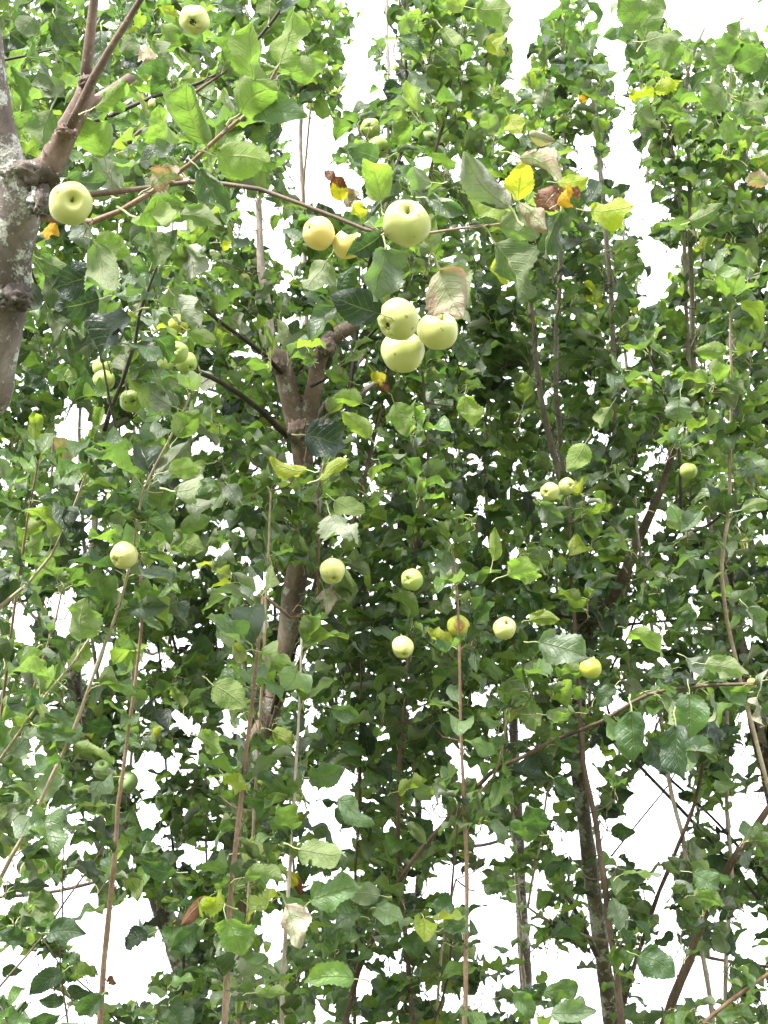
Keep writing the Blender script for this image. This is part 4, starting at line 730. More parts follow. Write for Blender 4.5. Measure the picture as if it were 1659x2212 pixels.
h('C6', (60,470,180,460,.66,'U',.88,0,'curl'), (500,490,400,480,.74,'U',.62,.2,'flat'), (500,440,590,430,.66,'U',.6,.3,'fold'), (440,570,370,580,.85,'U',.6,.2,'flat'), (150,600,215,660,.6,'U',.7,.2,'fold'), (550,830,490,770,.66,'U',.6,.4,'fold'), (520,870,600,840,.66,'T',.5,.4,'flat'), (540,880,410,880,.66,'T',.5,.3,'fold'), (530,900,570,960,.7,'T',.5,.4,'flat'), (580,870,655,900,.6,'T',.5,.4,'fold'),
 (260,1060,370,980,.7,'T',.6,.3,'fold'), (260,1070,140,1060,.7,'U',.66,.2,'fold'), (270,1060,385,1050,.66,'U',.6,.2,'flat'), (300,1140,410,1190,.5,'U',.6,.2,'curl'), (250,1300,340,1300,.85,'T',.5,.6,'curl'), (740,1130,825,1100,.55,'U',.7,.5,'fold'), (740,1100,700,1030,.5,'U',.7,.5,'fold'), (735,1090,790,1040,.5,'U',.75,.5,'fold'), (745,1120,800,1160,.5,'U',.7,.5,'fold'), (1100,1180,1250,1240,.78,'T',.4,.1,'flat'),
 (840,1310,700,1340,.66,'T',.6,.3,'flat'), (560,1340,650,1450,.66,'T',.6,.3,'fold'), (720,1430,920,1400,.5,'T',.6,.7,'fold'), (1330,820,1460,860,.66,'T',.55,.2,'flat'), (1340,920,1475,930,.66,'U',.6,.1,'fold'), (980,640,1085,640,.74,'T',.35,.2,'flat'), (970,470,1065,480,.66,'T',.1,.2,'fold'), (950,530,1010,580,.88,'T',.1,.3,'flat'), (1040,810,1150,820,.66,'T',.3,.2,'flat'), (1270,480,1345,500,.6,'T',.3,.1,'flat'), (1250,1080,1160,1130,.6,'T',.25,.2,'flat'),
 (1500,1270,1610,1300,.66,'T',.65,.2,'flat'), (700,140,825,130,.58,'U',.7,.2,'fold'), (580,120,690,165,.66,'U',.7,.2,'fold'), (520,100,440,50,.6,'U',.6,.5,'fold'), (530,320,545,385,.8,'U',.55,.5,'fold'), (440,340,430,390,.7,'U',.7,.2,'fold'), (565,260,622,285,.5,'T',.5,.8,'curl'), (670,660,540,620,.74,'T',.6,.1,'flat'), (675,640,610,520,.74,'T',.42,.1,'flat'), (790,510,740,430,.74,'T',.35,.1,'flat'), (875,550,790,520,.74,'T',.5,.1,'flat'),
 (0,830,90,860,.88,'T',.5,.6,'flat'), (100,610,190,690,.5,'U',.7,.1,'fold'), (420,560,480,610,.7,'U',.6,.2,'flat'), (70,700,160,740,.6,'U',.7,.2,'fold'), (1390,560,1440,500,.7,'U',.6,0,'flat'), (1340,650,1420,640,.6,'U',.7,.1,'flat'), (1080,960,1020,940,.7,'T',.3,.1,'flat'), (1080,1000,1110,1060,.6,'T',.3,.1,'flat'), (700,1250,660,1300,.7,'U',.7,.1,'fold'), (1000,1300,960,1310,.8,'T',.6,.3,'flat'))
h('C2', (1110,120,1010,0,.8,'U',.52,.1,'flat'), (1110,110,1195,-20,.8,'U',.5,.1,'flat'), (1130,180,1285,150,.74,'U',.5,.1,'flat'), (1070,170,945,160,.7,'T',.5,.1,'flat'), (1115,260,1040,220,.8,'U',.5,.1,'flat'), (1120,180,1170,50,.74,'U',.55,.1,'fold'), (1480,290,1365,210,.74,'U',.5,.1,'flat'), (1490,280,1445,150,.74,'U',.5,.1,'flat'), (1510,290,1635,215,.74,'U',.5,.1,'flat'),
 (1510,210,1535,85,.74,'U',.5,.1,'flat'), (1520,300,1590,340,.66,'U',.5,.1,'flat'), (1665,350,1610,260,.88,'T',.5,.2,'flat'), (1480,400,1370,330,.7,'U',.5,.2,'fold'), (1540,440,1659,470,.8,'U',.5,.1,'flat'), (1170,400,1035,400,.5,'U',.9,0,'pucker','yellowgreen'), (1170,395,1290,360,.5,'U',.9,0,'pucker','yellowgreen'), (1150,460,1060,550,.8,'U',.55,.1,'flat'), (1370,430,1430,455,.6,'U',.5,.3,'pucker','withered'),
 (870,440,845,400,.8,'U',.9,0,'pucker','yellow'), (440,160,495,260,.88,'U',.92,0,'flat'), (250,120,340,240,.74,'U',.7,.1,'flat'), (190,40,300,90,.66,'U',.75,0,'flat'), (400,40,545,60,.8,'U',.6,0,'flat'), (500,70,545,150,.7,'U',.5,.1,'flat'), (80,370,20,440,.9,'T',.06,0,'flat'), (250,420,170,480,.6,'U',.6,.6,'pucker','withered'), (740,610,610,590,.55,'U',.5,.7,'roll','withered'), (540,500,600,600,.74,'U',.95,0,'flat'),
 (300,300,340,245,.7,'U',1,0,'pucker','yellowgreen'), (1340,620,1390,540,.8,'U',.75,0,'flat'), (1160,600,1200,690,.8,'U',.6,0,'flat'), (1480,620,1500,490,.66,'U',.55,.1,'flat'), (1560,600,1659,560,.66,'U',.7,0,'fold'), (1250,200,1280,260,.5,'T',.5,.8,'fold'), (1210,310,1240,170,.6,'U',.55,.1,'fold'), (1470,480,1360,360,.7,'U',.5,.1,'fold'), (1660,790,1540,770,.6,'U',.6,.6,'pucker','withered'),
 (1320,960,1470,880,.6,'U',.55,.1,'fold'), (1370,900,1200,860,.6,'U',.5,.1,'fold'), (1240,990,1140,1020,.4,'T',.2,.3,'fold'), (1290,700,1350,790,.7,'T',.4,.2,'flat'), (1440,1400,1530,1440,.85,'U',.75,.1,'flat'), (1520,1460,1590,1380,.85,'U',.72,.1,'flat'), (1140,1400,1190,1310,.6,'T',.4,.1,'flat'), (930,100,880,20,.5,'T',.3,.3,'flat'), (800,60,780,-10,.6,'U',.5,.1,'flat'), (740,140,690,180,.8,'U',.5,.2,'flat'), (860,160,900,220,.8,'U',.55,.1,'flat'))
h('C4', (1280,240,1280,365,.9,'T',.5,.95,'fold'), (800,640,850,740,.9,'T',.5,.95,'fold'), (680,700,770,780,.8,'T',.5,.9,'fold'), (970,720,1065,750,.5,'T',.5,.9,'fold'), (870,440,790,560,.7,'U',.78,0,'flat'), (700,1040,650,1110,.85,'U',.85,0,'flat'), (1010,1000,920,1090,.85,'U',.75,0,'flat'), (1330,960,1290,1060,.85,'T',.6,.4,'flat'), (530,1010,690,950,.6,'U',.8,0,'flat'), (660,930,560,950,.6,'T',.5,.6,'roll'),
 (470,950,480,800,.5,'U',.85,0,'fold'), (330,940,310,860,.66,'U',.82,0,'fold'), (560,690,540,660,.9,'U',.75,0,'flat'), (980,280,920,390,.6,'U',.7,.1,'fold'), (260,470,180,390,.8,'T',.35,.4,'flat'), (60,470,0,520,.6,'U',.7,.3,'fold'), (350,240,370,390,.85,'U',.85,0,'flat'), (220,70,150,140,.85,'U',.85,0,'flat'), (1490,380,1390,420,.7,'U',.6,.1,'flat'), (1520,300,1460,250,.8,'U',.65,.2,'flat'),
 (1480,40,1340,40,.6,'U',.72,0,'flat'), (1520,60,1580,120,.6,'U',.72,0,'flat'), (1540,110,1450,140,.85,'T',.35,.6,'pucker'), (1540,730,1659,690,.5,'U',.6,.2,'fold'), (1370,730,1270,820,.6,'T',.5,.5,'fold'), (760,260,680,290,.85,'U',.5,.9,'pucker'), (600,150,720,190,.6,'U',.6,.8,'fold'), (450,210,520,250,.8,'U',.6,.4,'fold'), (1460,880,1370,850,.66,'U',.75,.2,'fold'), (700,70,620,60,.6,'T',.4,.8,'roll'))
h('C3', (160,540,185,480,.66,'U',.5,.2,'fold','brown'), (165,530,135,480,.66,'U',.5,.2,'fold','brown'), (130,500,50,470,.6,'U',.8,.3,'pucker','yellowgreen'), (150,430,165,290,.52,'U',.88,0,'fold'), (195,430,235,345,.7,'U',.8,.3,'pucker'), (330,500,235,410,.5,'U',.8,.3,'roll','withered'),
 (385,535,365,415,.7,'U',.75,0,'flat'), (365,580,255,610,.66,'T',.5,.5,'flat'), (375,560,490,600,.6,'U',.7,.3,'curl'), (335,730,225,705,.7,'T',.4,.6,'fold'), (340,740,310,670,.7,'U',.8,0,'fold'), (350,680,440,720,.6,'U',.75,.2,'curl'), (160,940,80,850,.66,'U',.88,0,'fold'), (150,1000,90,1065,.8,'T',.55,.5,'fold'), (100,975,0,955,.6,'U',.7,.1,'fold'),
 (460,1130,425,980,.8,'U',.55,.1,'flat'), (470,1100,550,990,.6,'U',.7,.1,'fold'), (350,1290,375,1110,.85,'U',.62,.1,'flat'), (300,1410,385,1300,.8,'U',.8,0,'fold'), (1120,1175,1150,1080,.9,'U',.62,.1,'fold'), (1255,1070,1310,930,.6,'U',.78,.1,'curl'), (1400,1070,1440,1185,.8,'U',.7,.5,'pucker','withered'), (1290,1250,1385,1210,.7,'U',.85,0,'fold'),
 (1125,1340,1280,1390,.6,'U',.7,.2,'fold'), (1060,1290,915,1180,.6,'T',.5,.5,'fold'), (570,1190,480,1230,.6,'U',.65,0,'fold'), (600,1190,710,1250,.5,'T',.55,.7,'fold'), (560,1150,720,1140,.5,'T',.4,.4,'fold'), (730,850,800,930,.7,'T',.5,.8,'fold'), (610,830,660,890,.9,'U',.5,.8,'flat'), (700,1090,750,1060,.8,'U',.7,0,'fold'),
 (1200,1000,1110,960,.6,'T',.45,.7,'fold'), (1080,850,1130,960,.6,'T',.4,.6,'roll'), (890,530,740,540,.5,'U',.8,.1,'fold'), (230,1460,60,1380,.6,'U',.7,.3,'fold'), (150,1330,60,1390,.7,'T',.5,.4,'fold'), (940,1230,1060,1310,.6,'U',.55,.3,'fold'), (1340,1460,1260,1420,.7,'T',.6,.3,'fold'), (260,980,340,1040,.66,'T',.5,.6,'fold'))
ownmap = [('A', 60), ('E', 260), ('C', 640), ('D', 1250), ('F', 1560)]
hero_hash = {}
for row in H:
    z, bx, by, tx, ty, W, side, tone, down, sty = row[:10]
    kind = row[10] if len(row) > 10 else 'green'
    x0, y0 = ZN[z](bx, by); x1, y1 = ZN[z](tx, ty); lp = math.hypot(x1 - x0, y1 - y0)
    d = row[11] if len(row) > 11 else min(4.3, max(2.05, FPX * .070 / lp * rnd.uniform(.95, 1.08)))
    own = 'A' if (d < 2.75 or (x0 < 400 and y0 < 1500)) else min(ownmap[1:], key=lambda q: abs(q[1] - x0))[0]
    if sty == 'roll': lp *= 1.05
    if sty == 'curl': lp *= 1.25
    if sty == 'flat' and kind == 'green' and rnd.random() < .45: sty = rnd.choice(['fold', 'fold', 'roll'])
    dz = rnd.uniform(-.15, .6)               # blade leans toward or away from the viewer
    a = at(x0, y0, d); Lm = lp * d / FPX
    s = Vector(((x1 - x0), -(y1 - y0))).normalized()
    D = (RT * s.x + UPV * s.y) + FW * (-dz)
    perp = RT * (-s.y) + UPV * s.x
    N = (-FW if side == 'T' else FW) + perp * rnd.uniform(-.75, .75) + UPV * .12
    Lr = Lm * D.length / 1.0
    wv = {'roll': 1.45, 'fold': 1.18, 'curl': 1.1, 'pucker': 1.25, 'flat': 1.08}[sty]
    e = place_leaf(own, a, D, N, Lr, sty, W, tone, down, kind, True, wx=wv * max(.8, min(1.25, W / wsel(W))))
    if len(row) <= 11:      # a leaf that would hide fruit or bare wood hangs behind it instead
        fp = footprint(e)
        if fp is not None:
            kz = keepz[fp[0]][fp[1]]
            if kz.size and (kz > e['d']).mean() > .22:
                d2 = kz.max() + .1; f_ = d2 / d; a = at(x0, y0, d2); e = place_leaf(own, a, D, N, Lr * f_, sty, W, tone, down, kind, True, wx=wv * max(.8, min(1.25, W / wsel(W)))); d = d2; Lr *= f_
    add_leaf(e)
    # its twig back to the nearest wood if that is close
    foot = a - D.normalized() * Lr * .30
    fx, fy, fd = proj(foot); dd = np.hypot(NX[:, 0] - fx, NX[:, 1] - fy) + np.abs(NX[:, 2] - fd) * 90; j = int(dd.argmin())
    if dd[j] < 75: add_twig(own, NODES[j][1], foot, .0014, .001, .004)

# leaves along the shoots
GA = 2.399963
def sprout(own, p, t_axis, ang, size, tone0, sty_w=None, down=None, tol=.22, droop=None):
    a = t_axis.orthogonal().normalized(); a.rotate(Matrix.Rotation(ang, 3, t_axis))
    el = rnd.uniform(.35, 1.0); dirp = (a * math.cos(el) + t_axis * math.sin(el)).normalized()
    L = size * rnd.uniform(.72, 1.22)
    dr = rnd.uniform(-.15, 1.15) if droop is None else droop
    D = (dirp + Vector((0, 0, -1)) * dr * .7 + Vector((rnd.uniform(-.25, .25),) * 1 + (rnd.uniform(-.25, .25), rnd.uniform(-.15, .15)))).normalized()
    base = p + dirp * L * .30
    N = t_axis * .9 + Vector((0, 0, .5)) - a * .2 + Vector((rnd.uniform(-.5, .5), rnd.uniform(-.5, .5), 0))
    if abs(N.normalized().dot(D)) > .93: N = N + a * .8
    sty = rnd.choices(['flat', 'fold', 'roll', 'curl', 'pucker'], [.24, .26, .22, .21, .07])[0]
    tone = min(.84, tone0 + rnd.gauss(0, .24))
    dw = rnd.random() ** 2.6 * 1.0 if down is None else down
    if rnd.random() < .02: tone = rnd.uniform(.85, 1.0)
    return place_leaf(own, base, D, N, L, sty, rnd.choice([.52, .6, .66, .84]), tone, dw)
for p in PATHS:
    if p['leaves'] <= 0: continue
    P = p['PP']; n = len(P); start = 0
    if p.get('pre'):
        b0 = at(*p['px'][0], p['d'][0]); start = min(range(n), key=lambda i: (P[i] - b0).length) if p['px'][0][1] > 2190 else n // 8
    cum = [0]
    for i in range(1, n): cum.append(cum[-1] + (P[i] - P[i - 1]).length)
    tot = cum[-1] - cum[start]; s = cum[start] + tot * p['lf'][0]; end = cum[start] + tot * p['lf'][1]; ang = rnd.uniform(0, 6)
    i = start
    while s < end:
        while i < n - 2 and cum[i + 1] < s: i += 1
        t_axis = (P[i + 1] - P[i]).normalized(); q = P[i].lerp(P[i + 1], min(1, max(0, (s - cum[i]) / max(1e-6, cum[i + 1] - cum[i]))))
        m = 1 if rnd.random() < .45 else 4
        for _ in range(m):
            ang += GA; e = sprout(p['own'], q, t_axis, ang, p['lsize'] * (1.22 if p['d'][0] < 3.75 else 1.05), .5 if p['mat'] != 'dark' else .35)
            if accept(e, .3 if q.z > 3 else .15): add_leaf(e)
        s += .021 / p['leaves'] * m * rnd.uniform(.7, 1.4)
    # whorl at the tip
    if p['px'][-1][1] > -20 and not p['broken']:
        for _ in range(6):
            ang += GA; e = sprout(p['own'], P[-1], (P[-1] - P[-2]).normalized(), ang, p['lsize'], .62, droop=rnd.uniform(-.3, .5))
            if accept(e, .4): add_leaf(e)

# leafy spurs and twigs fill the crown between the shoots
def sprig(x, y, dlo, dhi, lsz, tone, tol):
    d0 = rnd.uniform(dlo, dhi)
    c = NX[:, 0:2] - np.array([x, y + 30]); s = np.hypot(c[:, 0], c[:, 1]) + np.abs(NX[:, 2] - d0) * 55; j = int(s.argmin()); own, q, nx_, ny_, nd = NODES[j]
    d = nd + max(-.45, min(.45, d0 - nd)) + rnd.uniform(-.15, .15) if s[j] < 260 else d0
    d = max(2.9, d)
    foot = at(x + rnd.uniform(-22, 22), y + rnd.uniform(18, 46), d); top = at(x + rnd.uniform(-15, 15), y - rnd.uniform(0, 26), d + rnd.uniform(-.06, .06))
    ax = (top - foot).normalized(); n = rnd.randint(5, 8); ang = rnd.uniform(0, 6); k = 0
    for i in range(n):
        ang += GA; pt = foot.lerp(top, (i + .5) / n)
        e = sprout(own, pt, ax, ang, lsz, tone)
        if accept(e, tol): add_leaf(e); k += 1
    if k:
        add_twig(own, foot, top, .0018, .001, 0)
        if (q - foot).length < .35: add_twig(own, q, foot, .0018, .0014, .012)
    return k
ok = ~gap
def phase(target, rounds, dlo, dhi, lsz, tone, tol, per, where=None):
    for _ in range(rounds):
        ys, xs = np.where(ok & (cover < target) & (True if where is None else where))
        if not len(ys): return
        idx = list(range(len(ys))); rnd.shuffle(idx)
        for i in idx[:per]:
            if cover[ys[i], xs[i]] < target: sprig(xs[i] * CS + 2, ys[i] * CS + 2 + 8, dlo, dhi, lsz, tone, tol)
phase(1, 5, 4.1, 5.4, .084, .46, .16, 190)
phase(1, 5, 3.6, 4.7, .080, .52, .10, 140)
phase(2, 4, 3.3, 4.5, .080, .58, .13, 85, YY < 1500); phase(2, 2, 3.3, 4.5, .078, .55, .08, 70, YY >= 1500)
# close the last pinholes with single small sprigs
phase(1, 5, 4.8, 6.0, .064, .42, .08, 150, YY < 1600)

# a margin of crown beyond the frame so that the trees go on at the sides
for _ in range(420):
    x = rnd.choice([rnd.uniform(-440, -20), rnd.uniform(1680, 2100)]); y = rnd.uniform(-250, 2250)
    sprig(x, y, 4.2, 5.4, .075, .5, 1.0)
for (x, y, d) in [(640,1000,3.6),(690,1060,3.6),(650,1110,3.6),(620,1170,3.6),(680,1190,3.7),(640,1440,3.7),(600,1470,3.7),(570,1560,3.8),(540,1640,3.8),(590,1620,3.8),(740,730,3.7),(720,790,3.7),(560,1700,3.8),(530,1780,3.8)]:
    sprig(x, y, d, d + .1, .078, .55, .3)

# ------------------------------------------------------------------ turn the leaves into objects
NOBJ = 300
print('leaves', {k: len(t['leaves']) for k, t in TREES.items()}, 'uncovered', float((ok & (cover < 1)).mean()), 'gap', float(gap.mean()))
for key, t in TREES.items():
    L = sorted(t['leaves'], key=lambda e: -(e['size'] if e['vis'] else 0) - (1000 if e['kind'] != 'green' else 0) - (500 if e['hero'] else 0))
    head, rest = L[:NOBJ], L[NOBJ:]; off = t['ground']; seen = 0
    for e in head:
        me = leaf_mesh(e['sty'], e['k'], e['W'], 'hi' if e['size'] > 42 else 'mid', e['kind'])
        o = link('leaf', me, t['obj']); m = e['M']; b0 = e['base'] - off
        o.matrix_local = Matrix(((m[0][0], m[0][1], m[0][2], b0.x), (m[1][0], m[1][1], m[1][2], b0.y), (m[2][0], m[2][1], m[2][2], b0.z), (0, 0, 0, 1)))
        o.color = (e['tone'], e['down'], e['rv'], 1)
        lab = {'yellow': 'leaf turned deep yellow', 'yellowgreen': 'yellow-green leaf', 'yellowbrown': 'leaf half yellow and half brown', 'brown': 'withered brown leaf', 'withered': 'withered beige and pink leaf'}.get(e['kind'])
        if lab: o['label'] = lab
    # the rest of the crown as one part
    Vs, Fs, Us, Ms, Ts, nb = [], [], [], [], [], 0
    for e in rest:
        V, F, UV, MI = LEAFV[(e['sty'], e['k'], e['W'])]
        b0 = e['base'] - off; Vs.append(V @ e['M'].T + np.array([b0.x, b0.y, b0.z])); Us.append(UV); Ms += MI
        Fs += [tuple(q + nb for q in f) for f in F]; nb += len(V); Ts.append(np.tile([e['tone'], e['down'], e['rv'], 1.0], (len(V), 1)))
    if nb:
        me = bpy.data.meshes.new('foliage'); me.from_pydata(np.concatenate(Vs).tolist(), [], Fs)
        me.materials.append(LM_STUFF); me.materials.append(M_PET)
        l = me.uv_layers.new(name='UVMap'); idx = np.empty(len(me.loops), dtype=np.int32); me.loops.foreach_get('vertex_index', idx)
        l.data.foreach_set('uv', np.concatenate(Us).astype(np.float32)[idx].ravel())
        me.polygons.foreach_set('material_index', np.array(Ms, dtype=np.int32)); me.polygons.foreach_set('use_smooth', np.ones(len(Fs), dtype=bool))
        at_ = me.attributes.new('tone', 'FLOAT_COLOR', 'POINT'); at_.data.foreach_set('color', np.concatenate(Ts).astype(np.float32).ravel()); me.update()
        link('foliage', me, t['obj'], kind='stuff')
    V, F = t['twigs']
    if V: link('twigs', mesh_from('twigs', V, F, [BK['brown']]), t['obj'], kind='stuff')

# ------------------------------------------------------------------ apples
def apple_skin(seed, squash=.9, lobes=.035, cav=.30, conic=.08):
    g = random.Random(seed); nu_, nv_ = 40, 30; V, F = [], []; ph = g.uniform(0, 6); tilt = g.uniform(-.05, .05)
    for i in range(nv_ + 1):
        t = i / nv_; th = math.pi * t          # 0 = stem end (+z)
        for j in range(nu_):
            a = 2 * math.pi * j / nu_
            r = math.sin(th) ** .92 if 0 < i < nv_ else 0.0
            r *= 1 - conic * (t - .4)
            z = math.cos(th) * squash
            top = max(0, 1 - r / .50); bot = max(0, 1 - r / .42)
            if t < .5: z -= cav * 1.25 * top ** 1.4
            else: z += cav * .72 * bot ** 1.5
            lb = lobes * math.cos(5 * a + ph) * (.2 + t) + lobes * .7 * math.cos(2 * a + ph * 2) + tilt * math.cos(a) * math.cos(th)
            if t > .72: z += .022 * math.cos(5 * a + ph) * (1 - abs(r - .34) / .34 if r < .68 else 0)
            r *= 1 + lb
            V.append(Vector((r * math.cos(a), r * math.sin(a), z)))
    for i in range(nv_):
        for j in range(nu_):
            F.append((i * nu_ + j, (i + 1) * nu_ + j, (i + 1) * nu_ + (j + 1) % nu_, i * nu_ + (j + 1) % nu_))
    return V, F
def calyx_geo(r, zb):
    V, F = [], []
    for k in range(5):
        a = 2 * math.pi * k / 5; d = Vector((math.cos(a), math.sin(a), 0)); s = Vector((-math.sin(a), math.cos(a), 0)); b0 = len(V)
        c = Vector((0, 0, zb))
        V += [c + s * r * .06, c - s * r * .06, c + d * r * .13 - s * r * .05 - Vector((0, 0, r * .05)), c + d * r * .13 + s * r * .05 - Vector((0, 0, r * .05)), c + d * r * .24 - Vector((0, 0, r * (.02 + .08 * (k % 2))))]
        F += [(b0, b0 + 1, b0 + 2, b0 + 3), (b0 + 3, b0 + 2, b0 + 4)]
    b0 = len(V)
    for k in range(8):
        a = k * math.pi / 4; V.append(Vector((math.cos(a) * r * .10, math.sin(a) * r * .10, zb - r * .01)))
    F.append(tuple(b0 + k for k in range(8)))
    return V, F
APP = [ # x, y, diameter px, distance, end seen, offset of that end (right, up; fraction of radius), material, squash, label, group, extra
 (152,440,95,2.22,'stem',(.36,.02),'pale',.90,'large pale yellow-green apple with open stem hollow, against the left lichened trunk',None),
 (420,43,64,2.9,'calyx',(.0,-.45),'pale',1.05,'pale green apple with a ragged dark blossom end, near the top left corner',None),
 (800,277,44,4.0,'calyx',(-.15,.0),'green',.95,'small green apple facing down, upper of a pair against the sky at top centre',None),
 (816,320,50,4.1,'calyx',(.6,-.5),'green',.85,'green apple half covered by a grey leaf, lower of the top centre pair',None),
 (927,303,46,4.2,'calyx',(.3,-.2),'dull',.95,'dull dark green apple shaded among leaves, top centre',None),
 (688,504,72,2.5,'calyx',(-.65,.25),'yellow',.95,'smooth butter-yellow apple hanging below the long branch, left of the big pale apple',None),
 (752,528,66,2.52,'calyx',(.5,-.6),'yellow',.95,'yellow apple partly hidden by a curled grey leaf below the long branch',None),
 (878,483,102,2.12,'stem',(.06,.52),'speck',1.0,'largest pale apple with deep stem crease and brown speckled bottom, on the long branch',None),
 (860,690,92,2.22,'calyx',(-.66,-.42),'pale',.92,'upper left apple of the hanging cluster of three, with a dark insect hole',None),
 (946,714,90,2.27,'stem',(.3,.75),'pale',.92,'right apple of the hanging cluster of three, under a withered leaf',None),
 (870,760,98,2.30,'stem',(.2,.8),'pale',.92,'lowest apple of the hanging cluster of three, smooth pale skin',None),
 (382,762,50,3.0,'calyx',(-.08,.15),'green',.92,'front green apple of a tight trio at left, blossom end facing down',None),
 (403,784,48,3.1,'calyx',(.5,-.6),'green',.92,'green apple at the right rear of the tight trio at left',None),
 (357,790,38,3.12,'calyx',(-.5,-.6),'green',.92,'green apple at the left rear of the tight trio, mostly covered',None),
 (386,700,44,3.4,'calyx',(.5,-.7),'yellowgreen',1.0,'yellowish green apple half hidden under a green leaf, above the trio at left',None),
 (221,793,44,3.7,'stem',(.2,.7),'green',.9,'upper of two stacked green apples behind a thin dark twig',None),
 (225,821,46,3.6,'calyx',(.1,-.8),'green',.92,'lower of two stacked green apples behind a thin dark twig',None),
 (285,866,52,2.9,'calyx',(.2,-.15),'green',.95,'blemished green apple beside a broad grey-green leaf at left',None),
 (268,1200,61,2.7,'calyx',(-.55,-.4),'pale',.95,'pale round apple at left, blossom end toward lower left, over leaves',None),
 (718,1234,57,3.0,'calyx',(.15,-.65),'pale',.95,'pale round apple in the middle of the picture above a yellowing leaf',None),
 (890,1252,48,3.3,'calyx',(-.45,.1),'green',.97,'green-yellow apple centre with star-shaped blossom end to the left',None),
 (870,1398,46,3.25,'calyx',(.1,-.6),'pale',1.18,'narrow egg-shaped pale green apple on the central shoot',None),
 (990,1352,49,3.5,'calyx',(.1,.3),'yellowgreen',.95,'apple with an orange-brown rotten patch behind a reddish shoot',None),
 (1090,1357,50,3.3,'stem',(.2,.7),'pale',.92,'pale apple half hidden by petioles, right of the rotten apple',None),
 (1276,1443,47,3.3,'stem',(.3,.9),'yellowgreen',.95,'yellow-green apple hanging beside a shoot below a large pale leaf, right of centre',None),
 (1188,1062,41,3.55,'calyx',(-.6,-.1),'pale',.95,'left pale apple of a touching pair on the shoot at right of centre',None),
 (1225,1050,37,3.6,'calyx',(.4,.1),'pale',.95,'right apple of a touching pair, partly covered by a pale leaf',None),
 (1487,1018,38,3.7,'stem',(.1,.95),'green',.97,'plain green apple beside a dark twig near the right edge',None),
 (252,1075,44,3.7,'stem',(-.2,.9),'pale',.95,'pale apple mostly hidden behind curled leaves, left side',None),
 (266,1358,28,4.2,'calyx',(.1,-.4),'green',.95,'tiny green apple among dark leaves at left beneath a pale leaf',None),
 (277,1690,42,4.0,'calyx',(-.1,-.7),'dull',1.15,'elongated dull green apple behind the bare shoot at lower left',None),
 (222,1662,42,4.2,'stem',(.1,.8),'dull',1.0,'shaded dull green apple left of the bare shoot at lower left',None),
 (328,224,17,3.4,'calyx',(.1,-.9),'pale',1.25,'very small pale fruitlet hanging under a dark branch at upper left',None),
 (310,272,26,3.9,'stem',(.1,.8),'pale',.95,'small pale apple behind a dark branch at upper left',None),
 (528,602,24,4.1,'calyx',(.3,-.5),'pale',.9,'small pale apple between leaves just left of the tall pale pole',None),
 (1514,870,16,4.4,'stem',(.1,.9),'yellowgreen',1.3,'tiny yellowish fruitlet at right among dark leaves below the sky gap',None),
 (838,1099,24,4.2,'calyx',(.2,-.5),'green',.9,'small green apple peeping out left of the central shoot',None),
 (1624,1476,22,3.3,'calyx',(.1,-.9),'yellowgreen',1.1,'tiny yellow-green apple at the right edge on the long diagonal branch',None),
]
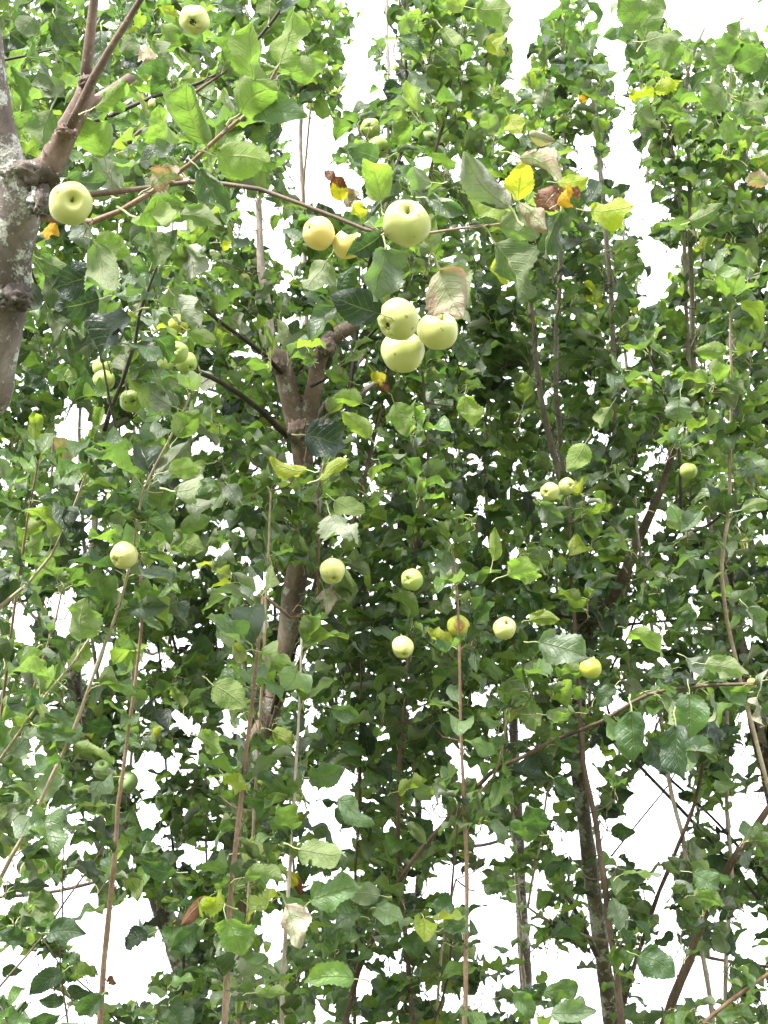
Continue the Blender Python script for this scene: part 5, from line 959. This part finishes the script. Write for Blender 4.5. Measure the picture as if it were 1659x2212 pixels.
for idx, (x, y, dia, d, end, (ox, oy), mat, sq, label, grp) in enumerate(APP):
    c = at(x, y, d); r = dia * .5 * d / FPX
    oz = math.sqrt(max(0.02, 1 - ox * ox - oy * oy)); v = (RT * ox + UPV * oy - FW * oz).normalized()
    axis = v if end == 'stem' else -v               # local +z is the stem end
    root = link('apple', None, label=label, category='apple', group='apples on the trees'); root.location = c
    root.rotation_mode = 'QUATERNION'; root.rotation_quaternion = axis.to_track_quat('Z', 'Y') @ Matrix.Rotation(idx * 1.1, 3, 'Z').to_quaternion()
    V, F = apple_skin(idx, squash=sq * .96 * rnd.uniform(.96, 1.04), lobes=rnd.uniform(.025, .055), conic=rnd.uniform(-.02, .16), cav=rnd.uniform(.26, .36))
    sk = link('skin', mesh_from('skin', [q * r for q in V], F, [AM[mat]]), root)
    zb = min(v_.z for v_ in V if v_.x ** 2 + v_.y ** 2 < 1e-6 and v_.z < 0) * r
    CV, CF = calyx_geo(r, zb - r * .02); link('calyx', mesh_from('calyx', CV, CF, [M_BROWN]), root)
    zt = max(v_.z for v_ in V if v_.x ** 2 + v_.y ** 2 < 1e-6) * r
    up_l = root.rotation_quaternion.inverted() @ Vector((0, 0, 1))
    P = [Vector((0, 0, zt - r * .03)), Vector((0, 0, zt + r * .25)), Vector((0, 0, zt + r * .5)) + up_l * r * .1, Vector((0, 0, zt + r * .62)) + up_l * r * .35]
    if end == 'stem': P = [Vector((0, 0, zt - r * .03)), Vector((0, 0, zt + r * .12)) + up_l * r * .04, Vector((0, 0, zt + r * .26)) + up_l * r * .22]
    SV, SF = tube(P, [.0014, .0012, .0013, .002][:len(P)], 6); link('stem', mesh_from('stem', SV, SF, [M_STEM]), root)
    def patch(center, rad, material, name, lift=.012):
        """a thin irregular patch lying on the skin; center is a unit direction in apple space"""
        VV, FF = [], []; q = center.to_track_quat('Z', 'Y'); nr, na = 5, 18
        import bisect
        def surf(dv):
            best = max(V, key=lambda s_: s_.normalized().dot(dv)); return best.length
        VV.append(center * (surf(center) + lift) * r)
        for i in range(1, nr + 1):
            for k in range(na):
                a = 2 * math.pi * k / na; rr = rad * i / nr * (1 + .25 * noise.noise(Vector((math.cos(a) * 2, math.sin(a) * 2, idx))))
                dv = (q @ Vector((math.sin(rr) * math.cos(a), math.sin(rr) * math.sin(a), math.cos(rr)))).normalized()
                VV.append(dv * (surf(dv) + (lift if i < nr else -.01)) * r)
        for k in range(na): FF.append((0, 1 + k, 1 + (k + 1) % na))
        for i in range(nr - 1):
            for k in range(na): FF.append((1 + i * na + k, 1 + (i + 1) * na + k, 1 + (i + 1) * na + (k + 1) % na, 1 + i * na + (k + 1) % na))
        link(name, mesh_from(name, VV, FF, [material]), root)
    inv = root.rotation_quaternion.inverted()
    if idx == 8: patch(inv @ (RT * -.62 - UPV * .45 - FW * .55).normalized(), .22, M_BROWN, 'insect_hole', .004)
    if idx == 9: pass
    if idx == 22: patch(inv @ (RT * .1 + UPV * .15 - FW).normalized(), .62, M_ROT, 'rotten_patch')
    if idx == 17:
        patch(inv @ (RT * .35 - UPV * .05 - FW * .9).normalized(), .14, M_BROWN, 'blemish'); patch(inv @ (RT * -.4 - UPV * .2 - FW * .9).normalized(), .10, M_BROWN, 'blemish')
    if idx == 1: patch(inv @ (RT * .0 - UPV * .45 - FW * .85).normalized(), .26, M_BROWN, 'blemish', .004)

# ------------------------------------------------------------------ orchard ground far below the frame
def ground_mat():
    b = NB('orchard_grass'); tcd = b.n('ShaderNodeTexCoord'); P = tcd.outputs['Object']
    n1 = b.noise(P, .6, 5); n2 = b.noise(P, 30, 4)
    col = b.mix(n1, (.05, .085, .025), (.10, .12, .045)); col = b.mix(b.ramp(n2, [(.4, (0, 0, 0)), (.7, (1, 1, 1))]), col, (.13, .12, .06))
    p = b.n('ShaderNodeBsdfPrincipled'); b.l(col, p.inputs['Base Color']); p.inputs['Roughness'].default_value = .95
    bp = b.n('ShaderNodeBump'); bp.inputs['Distance'].default_value = .04; b.l(n2, bp.inputs['Height']); b.l(bp.outputs[0], p.inputs['Normal'])
    b.l(p.outputs[0], b.out.inputs[0]); return b.m
V = []; F = []; n = 40
for i in range(n + 1):
    for j in range(n + 1):
        u = (i / n * 2 - 1); v = (j / n * 2 - 1); x = math.copysign(abs(u) ** 3, u) * 1500; y = math.copysign(abs(v) ** 3, v) * 1500
        V.append(Vector((x, y, noise.noise(Vector((x * .3, y * .3, 0))) * .05 - .02)))
for i in range(n):
    for j in range(n): a = i * (n + 1) + j; F.append((a, a + n + 1, a + n + 2, a + 1))
link('ground', mesh_from('ground', V, F, [ground_mat()]), None, kind='structure')
V, F = [], []
for _ in range(9000):
    x = rnd.uniform(-4, 4); y = rnd.uniform(-1, 7.5); hgt = rnd.uniform(.05, .16); a = rnd.uniform(0, 6.28); b0 = len(V); wv = .004
    V += [Vector((x - wv * math.cos(a), y - wv * math.sin(a), -.05)), Vector((x + wv * math.cos(a), y + wv * math.sin(a), -.05)), Vector((x + rnd.uniform(-.04, .04), y + rnd.uniform(-.04, .04), hgt))]; F.append((b0, b0 + 1, b0 + 2))
link('grass', mesh_from('grass', V, F, [simple('grass_blades', (.07, .12, .03), .8)]), None, kind='stuff', label='short green orchard grass under the apple trees', category='grass')
